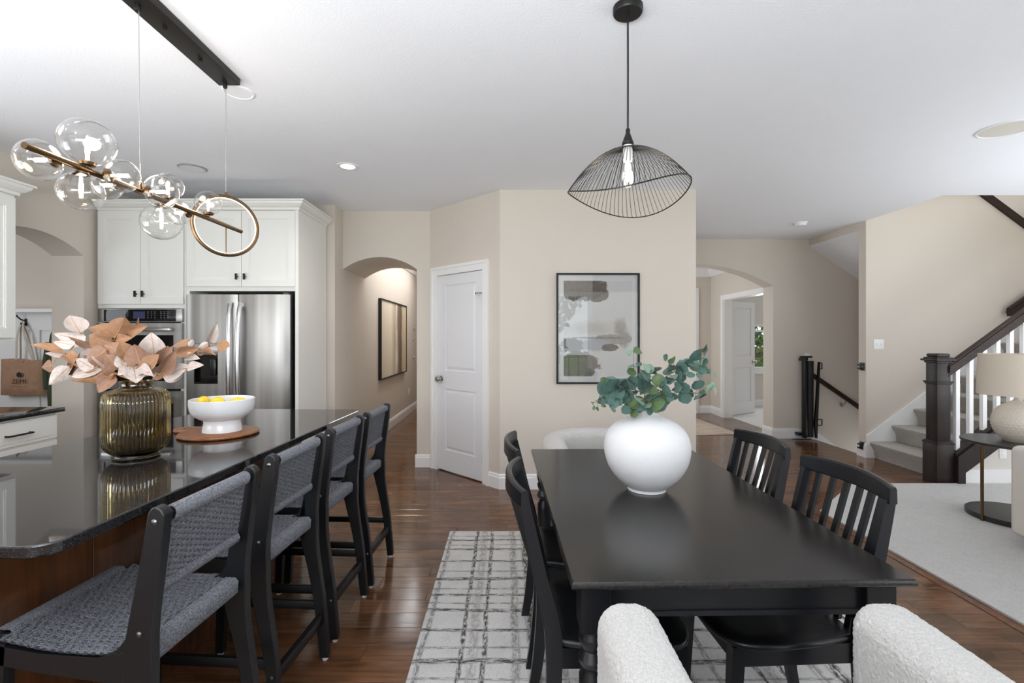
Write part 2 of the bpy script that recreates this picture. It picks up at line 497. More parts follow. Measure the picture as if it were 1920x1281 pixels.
# ---------------------------------------------------------------- mesh builder
class MB:
    def __init__(self):
        self.v, self.f = [], []

    def add(self, vs, fs, M=None):
        k = len(self.v)
        for p in vs:
            p = Vector(p)
            self.v.append(M @ p if M is not None else p)
        for f in fs:
            self.f.append(tuple(i + k for i in f))
        return self

    def box(self, lo, hi, M=None):
        (a, b, c), (d, e, g) = lo, hi
        vs = [(a, b, c), (d, b, c), (d, e, c), (a, e, c), (a, b, g), (d, b, g), (d, e, g), (a, e, g)]
        fs = [(0, 3, 2, 1), (4, 5, 6, 7), (0, 1, 5, 4), (1, 2, 6, 5), (2, 3, 7, 6), (3, 0, 4, 7)]
        return self.add(vs, fs, M)

    def rbox(self, lo, hi, r=0.004, seg=2, M=None):
        bm = bmesh.new()
        bmesh.ops.create_cube(bm, size=1.0)
        s = [hi[i] - lo[i] for i in range(3)]
        c = [(hi[i] + lo[i]) / 2 for i in range(3)]
        for v in bm.verts:
            v.co = Vector((v.co.x * s[0] + c[0], v.co.y * s[1] + c[1], v.co.z * s[2] + c[2]))
        r = min(r, min(s) * 0.48)
        bmesh.ops.bevel(bm, geom=bm.edges[:], offset=r, segments=seg, affect='EDGES', profile=0.5)
        bm.verts.index_update()
        vs = [v.co.copy() for v in bm.verts]
        fs = [tuple(v.index for v in f.verts) for f in bm.faces]
        bm.free()
        return self.add(vs, fs, M)

    def prism(self, poly, axis, lo, hi, M=None):
        """poly: 2-D outline; axis: the axis it is extruded along ('x': poly is (y,z); 'y': (x,z); 'z': (x,y))"""
        def pt(p, h):
            return {'x': (h, p[0], p[1]), 'y': (p[0], h, p[1]), 'z': (p[0], p[1], h)}[axis]
        n = len(poly)
        area_ = sum(poly[i][0] * poly[(i + 1) % n][1] - poly[(i + 1) % n][0] * poly[i][1] for i in range(n))
        if area_ < 0:
            poly = poly[::-1]
        vs = [pt(p, lo) for p in poly] + [pt(p, hi) for p in poly]
        low, top = tuple(range(n))[::-1], tuple(range(n, 2 * n))
        sides = [(i, (i + 1) % n, n + (i + 1) % n, n + i) for i in range(n)]
        fs = [low, top] + sides
        if axis == 'y':
            fs = [f[::-1] for f in fs]
        return self.add(vs, fs, M)

    def tube(self, pts, r, n=8, caps=True, M=None, closed=False, flat=1.0, up=None):
        pts = [Vector(p) for p in pts]
        k = len(pts)
        rs = r if isinstance(r, (list, tuple)) else [r] * k
        vs, fs = [], []
        prev = None
        for i, p in enumerate(pts):
            if closed:
                t = pts[(i + 1) % k] - pts[i - 1]
            else:
                t = pts[min(i + 1, k - 1)] - pts[max(i - 1, 0)]
            t.normalize()
            if prev is None:
                a = Vector(up) if up else (Vector((0, 0, 1)) if abs(t.z) < 0.9 else Vector((1, 0, 0)))
            else:
                a = prev
            a = (a - t * a.dot(t)).normalized()
            prev = a
            b = t.cross(a)
            for j in range(n):
                th = 2 * PI * j / n
                vs.append(p + a * (math.cos(th) * rs[i] * flat) + b * (math.sin(th) * rs[i]))
        rings = k if closed else k - 1
        for i in range(rings):
            for j in range(n):
                i2 = (i + 1) % k
                fs.append((i * n + j, i * n + (j + 1) % n, i2 * n + (j + 1) % n, i2 * n + j))
        if caps and not closed:
            fs.append(tuple(range(n))[::-1])
            fs.append(tuple((k - 1) * n + j for j in range(n)))
        return self.add(vs, fs, M)

    def lathe(self, prof, n=32, c=(0, 0, 0), M=None, rib=0, ribamp=0.0, caps=True):
        vs, fs = [], []
        for (r, z) in prof:
            for j in range(n):
                th = 2 * PI * j / n
                rr = r * (1 + (ribamp * abs(math.cos(th * rib / 2)) if rib else 0))
                vs.append((c[0] + rr * math.cos(th), c[1] + rr * math.sin(th), c[2] + z))
        for i in range(len(prof) - 1):
            for j in range(n):
                fs.append((i * n + j, i * n + (j + 1) % n, (i + 1) * n + (j + 1) % n, (i + 1) * n + j))
        if caps:
            if prof[0][0] > 1e-5:
                fs.append(tuple(range(n))[::-1])
            if prof[-1][0] > 1e-5:
                fs.append(tuple((len(prof) - 1) * n + j for j in range(n)))
        return self.add(vs, fs, M)

    def sphere(self, c, r, nu=24, nv=14, M=None, s=(1, 1, 1)):
        prof = [(r * math.sin(PI * i / nv) if 0 < i < nv else 1e-5, -r * math.cos(PI * i / nv)) for i in range(nv + 1)]
        vs, fs = [], []
        for (a, z) in prof:
            for j in range(nu):
                th = 2 * PI * j / nu
                vs.append((c[0] + a * math.cos(th) * s[0], c[1] + a * math.sin(th) * s[1], c[2] + z * s[2]))
        for i in range(nv):
            for j in range(nu):
                fs.append((i * nu + j, i * nu + (j + 1) % nu, (i + 1) * nu + (j + 1) % nu, (i + 1) * nu + j))
        return self.add(vs, fs, M)

    def mesh(self, name, mat, smooth=35):
        me = bpy.data.meshes.new(name)
        me.from_pydata([tuple(p) for p in self.v], [], self.f)
        me.update()
        if mat is not None:
            me.materials.append(MAT[mat] if isinstance(mat, str) else mat)
        if smooth:
            me.shade_smooth()
            me.set_sharp_from_angle(angle=math.radians(smooth))
        return me

    def build(self, name, mat, parent=None, smooth=35, **props):
        o = bpy.data.objects.new(name, self.mesh(name, mat, smooth))
        C.objects.link(o)
        if parent is not None:
            o.parent = parent
        for k, v in props.items():
            o[k] = v
        return o


def thing(name, label, cat, loc=(0, 0, 0), rz=0.0, group=None):
    o = bpy.data.objects.new(name, None)
    o.empty_display_size = 0.05
    C.objects.link(o)
    o.location = loc
    o.rotation_euler = (0, 0, rz)
    o['label'] = label
    o['category'] = cat
    if group:
        o['group'] = group
    return o


def tag(o, label, cat, group=None):
    o['label'] = label
    o['category'] = cat
    if group:
        o['group'] = group
    return o


def struct(mb, name, mat, parent=None, smooth=35):
    o = mb.build(name, mat, parent, smooth)
    if parent is None:
        o['kind'] = 'structure'
    return o


def dup(root, loc, rz, label=None, group=None):
    """a copy of a thing with copies of its parts and sub-parts"""
    def rec(o, parent):
        c = o.copy()
        C.objects.link(c)
        if parent is not None:
            c.parent = parent
        for ch in list(o.children):
            rec(ch, c)
        return c
    r = rec(root, None)
    r.location = loc
    r.rotation_euler = (0, 0, rz)
    if label:
        r['label'] = label
    if group:
        r['group'] = group
    return r


def place(name, mesh, parent, loc, rot=None, scale=None):
    o = bpy.data.objects.new(name, mesh)
    C.objects.link(o)
    o.parent = parent
    o.location = loc
    if rot is not None:
        o.rotation_euler = rot
    if scale is not None:
        o.scale = scale
    return o


def arc(a0, a1, zspring, rise, n=16):
    """points of a segmental arch from (a0,zspring) to (a1,zspring)"""
    w = (a1 - a0) / 2
    R = (w * w + rise * rise) / (2 * rise)
    cz = zspring + rise - R
    t = math.asin(w / R)
    c = (a0 + a1) / 2
    return [(c + R * math.sin(-t + 2 * t * i / n), cz + R * math.cos(-t + 2 * t * i / n)) for i in range(n + 1)]


def spline(pts, n=6):
    """Catmull-Rom through n-D points"""
    out = []
    k = len(pts)
    for i in range(k - 1):
        p0, p1, p2, p3 = pts[max(i - 1, 0)], pts[i], pts[i + 1], pts[min(i + 2, k - 1)]
        for s in range(n):
            t = s / n
            out.append(tuple(0.5 * (2 * b + (c - a) * t + (2 * a - 5 * b + 4 * c - d) * t * t + (3 * b - a - 3 * c + d) * t ** 3)
                             for a, b, c, d in zip(p0, p1, p2, p3)))
    out.append(tuple(pts[-1]))
    return out


def plank_outline(stations, n=5):
    """stations (x, z, width) down a curved board -> closed outline in the x-z plane"""
    pts = spline(stations, n)
    left, right = [], []
    for i, (x, z, w) in enumerate(pts):
        a, b = pts[max(i - 1, 0)], pts[min(i + 1, len(pts) - 1)]
        t = Vector((b[0] - a[0], b[1] - a[1])).normalized()
        nx, nz = -t.y, t.x
        left.append((x + nx * w / 2, z + nz * w / 2))
        right.append((x - nx * w / 2, z - nz * w / 2))
    return left + right[::-1]
# ================================================================ the setting
XL, YK = -3.66, 4.99          # kitchen left wall, kitchen back wall


def wallbox(name, lo, hi, mat='wall'):
    return struct(MB().box(lo, hi), name, mat, smooth=0)


# floor slab, planks are laid on it further down
b = MB()
b.box((-6.2, -1.7, -0.2), (4.2, 10.6, -0.013))
b.box((4.2, -1.7, -0.2), (7.3, 5.72, -0.013))
floor = struct(b, 'floor', 'ink', smooth=0)
# ceiling with the opening over the stairs
b = MB()
b.box((-3.95, -1.7, CEIL), (7.3, 4.644, CEIL + 0.25))
b.box((-3.95, 4.644, CEIL), (4.16, 6.74, CEIL + 0.25))
struct(b, 'ceiling', 'ceil', smooth=0)
b = MB()
b.box((-1.95, 6.0, CEIL), (-0.8, 10.6, CEIL + 0.1))
struct(b, 'ceiling_hall', 'ceil', smooth=0)
struct(MB().box((0.9, 6.95, 2.66), (3.9, 9.1, 2.75)), 'ceiling_foyer', 'ceil', smooth=0)
struct(MB().box((3.76, 6.95, 2.6), (7.3, 10.0, 2.7)), 'ceiling_office', 'ceil', smooth=0)
struct(MB().box((-6.2, 2.3, 2.6), (-3.9, 5.1, 2.7)), 'ceiling_mudroom', 'ceil', smooth=0)

# wall with the framed print, and the pantry block behind it
wallbox('wall_center', (-0.064, 4.474, 0), (1.736, 4.60, CEIL))
wallbox('wall_center_return', (1.62, 4.60, 0), (1.736, 5.9, CEIL))
# pantry wall at 45 degrees (local x runs from its left corner to its right corner)
DX0, DX1, DH = 0.133, 0.843, 2.032
b = MB()
b.box((0, 0, 0), (DX0 - 0.02, 0.11, CEIL)).box((DX1 + 0.02, 0, 0), (1.075, 0.11, CEIL)).box((DX0 - 0.02, 0, DH + 0.02), (DX1 + 0.02, 0.11, CEIL))
b.box((DX0 - 0.02, 0.35, 0), (DX1 + 0.02, 0.4, DH + 0.05))
pw = struct(b, 'wall_pantry', 'wall', smooth=0)
pw.location = (-0.824, 5.234, 0)
pw.rotation_euler = (0, 0, -PI / 4)
# arch to the hall (deep arch)
outline = [(-0.824, 0), (-0.824, CEIL), (-1.756, CEIL)] + arc(-1.756, -0.964, 2.12, 0.132, 20) + [(-0.964, 0)]
struct(MB().prism(outline, 'y', 5.234, 6.06), 'wall_hall_arch', 'wall', smooth=25)
wallbox('wall_kitchen_back', (-3.66, YK, 0), (-1.756, YK + 0.1, CEIL))
wallbox('wall_kitchen_return', (-1.90, YK + 0.1, 0), (-1.756, 6.06, CEIL))
wallbox('wall_hall_left', (-1.90, 6.06, 0), (-1.785, 10.5, CEIL))
wallbox('wall_hall_right', (-0.9, 6.06, 0), (-0.8, 10.5, CEIL))
wallbox('wall_hall_end', (-1.9, 10.5, 0), (-0.8, 10.6, CEIL))
# kitchen left wall with the mudroom arch
outline = [(-1.6, 0), (3.30, 0)] + arc(3.30, 4.223, 2.095, 0.135, 20) + [(4.223, 0), (5.09, 0), (5.09, CEIL), (-1.6, CEIL)]
struct(MB().prism(outline, 'x', -3.937, -3.66), 'wall_left', 'wall', smooth=25)
# mudroom beyond
wallbox('wall_mudroom_back', (-6.2, 4.90, 0), (-3.937, 5.0, 2.6))
wallbox('wall_mudroom_left', (-6.2, 2.3, 0), (-6.1, 4.9, 2.6))
wallbox('wall_mudroom_front', (-6.2, 2.3, 0), (-3.937, 2.4, 2.6))
# foyer arch wall
outline = [(1.0, 0), (1.52, 0)] + arc(1.52, 3.672, 2.097, 0.30, 28) + [(3.672, 0), (6.15, 0), (6.15, CEIL), (1.0, CEIL)]
struct(MB().prism(outline, 'y', 6.72, 6.985), 'wall_foyer_arch', 'wall', smooth=25)
wallbox('wall_basement_stairs', (4.2, 6.72, -2.4), (6.15, 6.9, 0.0))
wallbox('wall_stairwell_upper', (4.16, 6.72, CEIL), (6.15, 6.9, 5.3), 'wall_white')
# foyer
wallbox('wall_foyer_back', (0.8, 8.98, 0), (3.76, 9.1, 2.7))
wallbox('wall_foyer_left', (0.75, 6.9, 0), (0.85, 9.1, 2.7))
b = MB()
b.box((3.76, 6.985, 0), (3.9, 7.09, 2.7)).box((3.76, 8.45, 0), (3.9, 9.98, 2.7)).box((3.76, 7.09, 2.05), (3.9, 8.45, 2.7))
struct(b, 'wall_foyer_right', 'wall', smooth=0)
# office behind it
b = MB()
b.box((3.9, 9.85, 0), (4.86, 9.98, 2.6)).box((6.2, 9.85, 0), (7.3, 9.98, 2.6)).box((4.86, 9.85, 1.66), (6.2, 9.98, 2.6)).box((4.86, 9.85, 0), (6.2, 9.98, 0.74))
struct(b, 'wall_office_back', 'wall_light', smooth=0)
wallbox('wall_office_right', (7.2, 6.9, 0), (7.3, 9.98, 2.6), 'wall_light')
wallbox('wall_office_front', (6.15, 6.9, 0), (7.3, 6.98, 2.6), 'wall_light')
struct(MB().box((3.9, 6.98, -0.012), (7.3, 9.85, 0.006)), 'floor_office_carpet', 'carpet', smooth=0)

# stair wall (its top follows the upper flight), header, sloped ceiling under the upper flight
outline = [(4.16, 0), (6.05, 0), (6.05, 2.62), (5.977, 2.673), (4.16, 4.02)]
struct(MB().prism(outline, 'y', 5.65, 5.767), 'wall_stair', 'wall', smooth=0)
cap = [(6.05, 2.60), (6.05, 2.69), (4.16, 4.09), (4.16, 4.00)]
struct(MB().prism(cap, 'y', 5.615, 5.80), 'trim_stair_wall_cap', 'rail_wood', smooth=0)
wallbox('wall_stair_below', (4.16, 5.65, -2.4), (6.05, 5.767, 0.0))
wallbox('wall_stair_right', (6.05, 4.5, -2.4), (6.15, 6.9, 5.3))
wallbox('wall_stairwell_left', (4.06, 4.644, CEIL + 0.25), (4.16, 6.9, 5.3), 'wall_white')
wallbox('wall_stairwell_front', (4.06, 4.544, CEIL + 0.25), (6.15, 4.644, 5.3), 'wall_white')
struct(MB().box((4.06, 4.54, 5.3), (6.15, 6.9, 5.4)), 'ceiling_stairwell', 'ceil', smooth=0)
struct(MB().box((4.16, 5.767, 2.654), (4.22, 6.72, CEIL + 0.25)), 'trim_stair_header', 'wall', smooth=0)
slope = [(4.22, 2.613), (6.05, 1.33), (6.05, 1.5), (4.22, 2.78)]
slope = [(4.165, 2.654), (6.05, 1.36), (6.05, 1.55), (4.165, 2.84)]
struct(MB().prism(slope, 'y', 5.767, 6.72), 'ceiling_stair_soffit', 'ceil', smooth=0)

# living room side and the window wall behind the camera
b = MB()
b.box((7.2, -1.6, 0), (7.3, -0.2, CEIL)).box((7.2, 3.4, 0), (7.3, 4.7, CEIL)).box((7.2, -0.2, 2.45), (7.3, 3.4, CEIL)).box((7.2, -0.2, 0), (7.3, 3.4, 0.5))
struct(b, 'wall_right', 'wall', smooth=0)
wallbox('wall_living_back', (6.05, 4.6, 0), (7.3, 4.7, CEIL))
b = MB()
xs = [(-3.66, -3.15), (-0.35, 0.0), (1.83, 3.05), (5.8, 7.3)]
for a, c in xs:
    b.box((a, -1.62, 0), (c, -1.5, CEIL))
b.box((-3.15, -1.62, 0), (-0.35, -1.5, 0.6)).box((-3.15, -1.62, 2.36), (7.2, -1.5, CEIL)).box((3.05, -1.62, 0), (5.8, -1.5, 0.45))
struct(b, 'wall_front', 'wall', smooth=0)


def window_frame(name, x0, x1, z0, z1, y, mull=1, t=0.07, parts=True):
    b = MB()
    b.box((x0, y - 0.05, z0), (x0 + t, y + 0.05, z1)).box((x1 - t, y - 0.05, z0), (x1, y + 0.05, z1))
    b.box((x0 + t, y - 0.05, z0), (x1 - t, y + 0.05, z0 + t)).box((x0 + t, y - 0.05, z1 - t), (x1 - t, y + 0.05, z1))
    w = (x1 - x0) / (mull + 1)
    for i in range(mull):
        b.box((x0 + w * (i + 1) - t / 2, y - 0.04, z0 + t), (x0 + w * (i + 1) + t / 2, y + 0.04, z1 - t))
    f = struct(b, name, 'trim', smooth=0)
    for i in range(mull + 1):
        MB().box((x0 + w * i + t * 0.5, y - 0.006, z0 + t * 0.5), (x0 + w * (i + 1) - t * 0.5, y + 0.006, z1 - t * 0.5)).build('pane', 'pane', f, 0)
    return f


window_frame('door_3', 0.0, 1.83, 0.0, 2.36, -1.56, 1, 0.09)          # patio door behind the camera
w = window_frame('window_1', 4.86, 6.2, 0.74, 1.66, 9.915, 1, 0.05)      # office window
MB().box((4.91, 9.87, 1.50), (6.15, 9.94, 1.54)).build('transom_bar', 'trim', w, 0)
MB().box((4.80, 9.78, 0.66), (6.26, 9.85, 0.74)).build('window_sill', 'trim', w, 0)


# baseboards
def baseboard(name, p0, p1, h=0.137, t=0.016, mat='trim'):
    """runs from p0 to p1; the room is on the right-hand side of that direction"""
    a, c = Vector((*p0, 0)), Vector((*p1, 0))
    d = (c - a).normalized()
    nrm = Vector((d.y, -d.x, 0))
    prof = [(0, 0), (t, 0), (t, h - 0.035), (t * 0.75, h - 0.026), (t * 0.7, h - 0.012), (t * 0.3, h), (0, h)]
    vs = [a + nrm * x + Vector((0, 0, z)) for x, z in prof] + [c + nrm * x + Vector((0, 0, z)) for x, z in prof]
    n = len(prof)
    fs = [(i, (i + 1) % n, n + (i + 1) % n, n + i) for i in range(n)] + [tuple(range(n))[::-1], tuple(range(n, 2 * n))]
    b = MB()
    b.add(vs, fs)
    return struct(b, name, mat, smooth=0)


baseboard('baseboard_center', (-0.07, 4.474), (1.736, 4.474))
k = 0.70711
lc = Vector((-0.824, 5.234))
pt = lambda s: (lc.x + s * k, lc.y - s * k)
baseboard('baseboard_pantry_left', pt(0.0), pt(0.039))
baseboard('baseboard_pantry_right', pt(0.932), pt(1.08))
baseboard('baseboard_arch_pier', (-0.98, 5.234), (-0.824, 5.234))
baseboard('baseboard_arch_jamb', (-0.964, 6.06), (-0.964, 5.22))
baseboard('baseboard_hall_left', (-1.785, 6.06), (-1.785, 10.5))
baseboard('baseboard_hall_return', (-1.756, 5.0), (-1.756, 6.06))
baseboard('baseboard_hall_end', (-1.785, 10.5), (-0.9, 10.5))
baseboard('baseboard_foyer_arch', (3.656, 6.72), (4.2, 6.72))
baseboard('baseboard_foyer_jamb', (3.672, 6.985), (3.672, 6.71))
baseboard('baseboard_foyer_back', (0.85, 8.98), (3.76, 8.98))
baseboard('baseboard_foyer_right', (3.76, 8.98), (3.76, 8.54))
baseboard('baseboard_office', (3.9, 9.85), (7.2, 9.85))
baseboard('baseboard_stair_end', (4.16, 5.78), (4.16, 5.63), 0.16)
baseboard('baseboard_mudroom', (-6.1, 4.9), (-3.937, 4.9))
# foyer crown moulding and the casing at the left of its back wall
b = MB()
crown = [(0, 0), (0.02, 0), (0.10, 0.09), (0.10, 0.16), (0, 0.16)]
b.prism([(8.98 - x, 2.50 + z) for x, z in crown], 'x', 0.85, 3.76)
b.prism([(3.76 - x, 2.50 + z) for x, z in crown], 'y', 6.985, 8.98)
struct(b, 'trim_foyer_crown', 'trim', smooth=0)
struct(MB().box((3.44, 8.955, 0), (3.525, 8.98, 2.3)), 'trim_foyer_casing', 'trim', smooth=0)
b = MB()
b.prism([(-1.785 + x, 2.583 + z) for x, z in crown], 'y', 6.06, 10.5)
b.prism([(10.5 - x, 2.583 + z) for x, z in crown], 'x', -1.785, -0.9)
struct(b, 'trim_hall_crown', 'trim', smooth=0)


# doors
def panel_leaf(w, h, t=0.04):
    """two-panel interior door leaf: front at y=0, back at y=t, x 0..w"""
    b = MB()
    st, rails = 0.115, [(0.0, 0.215), (0.845, 1.035), (h - 0.105, h)]
    b.box((0, 0.012, 0), (w, t - 0.012, h))
    for y0, y1 in ((0, 0.012), (t - 0.012, t)):
        b.box((0, y0, 0), (st, y1, h)).box((w - st, y0, 0), (w, y1, h))
        for z0, z1 in rails:
            b.box((st, y0, z0), (w - st, y1, z1))
    for front in (True, False):
        for z0, z1 in ((0.215, 0.845), (1.035, h - 0.105)):
            yb, yf = (0.012, 0.004) if front else (t - 0.012, t - 0.004)
            g0, g1 = 0.012, 0.04
            o = [(st + g0, z0 + g0), (w - st - g0, z0 + g0), (w - st - g0, z1 - g0), (st + g0, z1 - g0)]
            i = [(st + g1, z0 + g1), (w - st - g1, z0 + g1), (w - st - g1, z1 - g1), (st + g1, z1 - g1)]
            vs = [(x, yb, z) for x, z in o] + [(x, yf, z) for x, z in i]
            fs = [(4, 5, 6, 7)] + [(j, (j + 1) % 4, 4 + (j + 1) % 4, 4 + j) for j in range(4)]
            if not front:
                fs = [f[::-1] for f in fs]
            b.add(vs, fs)
    return b


def casing(b, x0, x1, h, y=0.0, w=0.088, t=0.018):
    for (a, c, z0, z1) in ((x0 - w, x0, 0, h + w), (x1, x1 + w, 0, h + w), (x0, x1, h, h + w)):
        b.box((a, y - t * 0.6, z0), (c, y, z1))
    # raised outer moulding
    o = 0.028
    b.box((x0 - w, y - t - 0.006, 0), (x0 - w + o, y - t * 0.6, h + w)).box((x1 + w - o, y - t - 0.006, 0), (x1 + w, y - t * 0.6, h + w))
    b.box((x0 - w + o, y - t - 0.006, h + w - o), (x1 + w - o, y - t * 0.6, h + w))
    # jamb lining
    b.box((x0 - 0.018, y, 0), (x0, y + 0.11, h)).box((x1, y, 0), (x1 + 0.018, y + 0.11, h)).box((x0 - 0.018, y, h), (x1 + 0.018, y + 0.11, h + 0.018))
    return b


b = MB()
casing(b, DX0 - 0.004, DX1 + 0.004, DH + 0.004)
t1 = struct(b, 'trim_pantry_casing', 'trim', smooth=0)
t1.location, t1.rotation_euler = (-0.824, 5.234, 0), (0, 0, -PI / 4)
d1 = struct(panel_leaf(DX1 - DX0, DH - 0.012), 'door_1', 'door', smooth=0)
d1.rotation_euler = (0, 0, -PI / 4)
o = Matrix.Rotation(-PI / 4, 4, 'Z') @ Vector((DX0, 0.012, 0.012))
d1.location = (-0.824 + o.x, 5.234 + o.y, o.z)


def knob(parent, x, z, side=-1, name='door_knob', y=0.0):
    b = MB()
    R = Matrix.Translation((x, y, z)) @ Matrix.Rotation(PI / 2 * (1 if side < 0 else -1), 4, 'X')
    b.lathe([(0.031, 0), (0.031, 0.006), (0.014, 0.012), (0.012, 0.03), (0.025, 0.04), (0.030, 0.054), (0.024, 0.068), (0.0001, 0.072)], 20, M=R)
    return b.build(name, 'chrome', parent)


knob(d1, 0.055, 0.945)
# clear child guard round the knob, hinges and the hinge-pin stop
MB().rbox((0.03, -0.075, 0.905), (0.085, -0.02, 0.985), 0.012, 2).build('clear_knob_guard', 'globe_glass', d1)
for z in (0.22, 1.0, 1.72):
    b = MB()
    b.lathe([(0.008, -0.05), (0.008, 0.05)], 10, c=(DX1 - DX0 + 0.002, -0.012, z))
    b.box((DX1 - DX0 - 0.014, -0.004, z - 0.045), (DX1 - DX0, 0.0, z + 0.045))
    b.build('hinge', 'chrome', d1)
b = MB()
b.tube([(DX1 - DX0, -0.012, 1.80), (DX1 - DX0 - 0.04, -0.06, 1.80), (DX1 - DX0 - 0.075, -0.05, 1.80)], 0.006, 8)
b.lathe([(0.012, -0.014), (0.012, 0.014)], 10, c=(DX1 - DX0 - 0.075, -0.05, 1.80))
b.build('hinge_stop', 'chrome', d1)

# office double-door opening: casing on the foyer side, one leaf swung into the office
b = MB()
for (y0, y1, z0, z1) in ((8.45, 8.54, 0, 2.12), (7.0, 7.09, 0, 2.12), (7.09, 8.45, 2.04, 2.12)):
    b.box((3.738, y0, z0), (3.76, y1, z1))
b.box((3.76, 8.435, 0), (3.9, 8.45, 2.05)).box((3.76, 7.09, 2.035), (3.9, 8.435, 2.05))
struct(b, 'trim_office_casing', 'trim', smooth=0)
d2 = struct(panel_leaf(0.74, 2.015), 'door_2', 'door', smooth=0)
d2.location = (3.945, 8.60, 0.012)
d2.rotation_euler = (0, 0, math.radians(32))
knob(d2, 0.68, 0.93)
for z in (0.24, 1.02, 1.80):
    MB().box((-0.028, 0.0, z - 0.048), (0.012, -0.006, z + 0.048)).build('hinge', 'chrome', d2, 0)

# hardwood planks, laid as pieces of the floor; width 123 mm, rows run left to right
prng = random.Random(11)
PW = 0.123
lens = (0.55, 0.75, 0.95, 1.2, 1.45)


def plank_mb(b, x0, x1, y0, y1, z=0.0):
    e, c = 0.0006, 0.0016
    x0, x1, y0, y1 = x0 + e, x1 - e, y0 + e, y1 - e
    vs = [(x0, y0, z - 0.012), (x1, y0, z - 0.012), (x1, y1, z - 0.012), (x0, y1, z - 0.012),
          (x0, y0, z - c * 0.7), (x1, y0, z - c * 0.7), (x1, y1, z - c * 0.7), (x0, y1, z - c * 0.7),
          (x0 + c, y0 + c, z), (x1 - c, y0 + c, z), (x1 - c, y1 - c, z), (x0 + c, y1 - c, z)]
    fs = [(8, 9, 10, 11)]
    for j in range(4):
        k2 = (j + 1) % 4
        fs.append((j, k2, 4 + k2, 4 + j))
        fs.append((4 + j, 4 + k2, 8 + k2, 8 + j))
    return b.add(vs, fs)


plank_meshes = {L: plank_mb(MB(), 0, L, 0, PW).mesh('plank', 'plank', 0) for L in lens}
carpet_poly = [(3.235, 4.56), (2.49, 3.87), (2.45, -1.6)]


def hidden(x, y):
    if y > 4.474 and x > -0.064 * y / 4.474 - 0.02 and x < 1.736 * y / 4.474:
        return True
    if y > 5.24 and x > -0.964 * y / 5.24 and x < 1.0:
        return True
    if x < -1.35 and y < 3.25 or x < -1.79 and y > 4.3:
        return True
    if x < -0.42 * y - 0.06 and y < 4.4:      # behind the island top
        px = CX + x / y * F
        py = CY + EYE / y * F
        if py < 767 + (678 - px) * 0.432 and px < 678:
            return True
    if x > 2.5 and y < 4.55 and x > 2.5 + max(0, y - 3.87) * 1.06:
        return True
    if x > 4.2 and y < 6.72:
        return True
    if -0.38 < x < 1.6 and y < 3.42:
        return True
    return False


cand = []
row = 0
y = -1.6
while y < 10.5:
    x = -4.2 - prng.uniform(0, 1.2)
    while x < 4.2:
        L = prng.choice(lens)
        x1 = x + L
        if y > 6.6 and x1 > 3.9:
            if x < 3.88:
                cand.append((x, y, 3.9 - x))
        else:
            cand.append((x, y, L))
        x = x1
    y += PW
seen, rest = [], []
for (x, y, L) in cand:
    s = 0.0
    if y > 1.75:
        for i in range(7):
            xx, yy = x + L * (i + 0.5) / 7, y + PW / 2
            px = CX + xx / yy * F
            if -30 < px < 1950 and not hidden(xx, yy):
                s += L * PW / 7 * F * F * EYE / yy ** 3
    if x + L > 4.2 and 5.6 < y < 6.72:
        L2 = 4.2 - x
        rest.append((x, y, L2))
        continue
    if L not in plank_meshes:
        rest.append((x, y, L))
        continue
    if y > 7.0 and x > -0.6 and x + L < 0.9:
        continue
    (seen if s > 40 else rest).append((x, y, L, s) if s > 40 else (x, y, L))
seen.sort(key=lambda t: -t[3])
for (x, y, L, s) in seen[:285]:
    place('plank', plank_meshes[L], floor, (x, y, 0.0))
b = MB()
for t in seen[285:] + rest:
    if t[0] + t[2] > -4.6:
        plank_mb(b, t[0], t[0] + t[2], t[1], t[1] + PW)
b.build('plank', 'plank_joined', floor, 0, kind='stuff')

# living room carpet
b = MB()
b.prism([(2.46, -1.5), (7.2, -1.5), (7.2, 4.6), (3.25, 4.6), (2.49, 3.88)], 'z', -0.012, 0.014)
struct(b, 'floor_carpet', 'carpet', smooth=0)
b = MB()
b.prism([(2.40, -1.5), (2.46, -1.5), (2.49, 3.88), (3.25, 4.6), (3.17, 4.62), (2.43, 3.91)], 'z', -0.012, 0.003)
struct(b, 'trim_carpet_edge', 'island_wood', smooth=0)

# ================================================================ stairs
S = thing('staircase', 'carpeted staircase with dark newel post and white square balusters', 'stairs', (4.23, 4.7, 0))


def SL(v):
    return (v[0] - 4.23, v[1] - 4.7, v[2])


ox, oy = 4.23, 4.7
RISE, RUN = 0.19, 0.25
for i in range(7):
    x0, z1 = RUN * i, RISE * (i + 1)
    prof = [(x0 + 0.012, z1 - RISE), (x0 + 0.0, z1 - 0.10), (x0 - 0.042, z1 - 0.032), (x0 - 0.045, z1 - 0.012), (x0 - 0.032, z1), (x0 + RUN + 0.0, z1), (x0 + RUN + 0.01, z1 - RISE)]
    MB().prism(prof, 'y', 4.72 - oy, 5.622 - oy).build('step', 'stair_carpet', S, 50)
# landing
MB().box((RUN * 7, 4.72 - oy, RISE * 7 - 0.1), (6.05 - ox, 5.622 - oy, RISE * 8)).build('landing', 'stair_carpet', S, 0)
sk = [(4.16, 0.0), (4.16, 0.26), (4.20, 0.285), (6.05, 0.285 + 0.745 * 1.85), (6.05, 1.0), (4.45, 0.0)]
MB().prism([(x - ox, z) for x, z in sk], 'y', 5.624 - oy, 5.65 - oy).build('wall_skirt', 'trim', S, 0)
# newel post
nw = MB()
cx, cy = 4.155 - ox, 4.70 - oy


def sq(b, h, z0, z1, bev=0.004):
    b.rbox((cx - h, cy - h, z0), (cx + h, cy + h, z1), bev, 2)


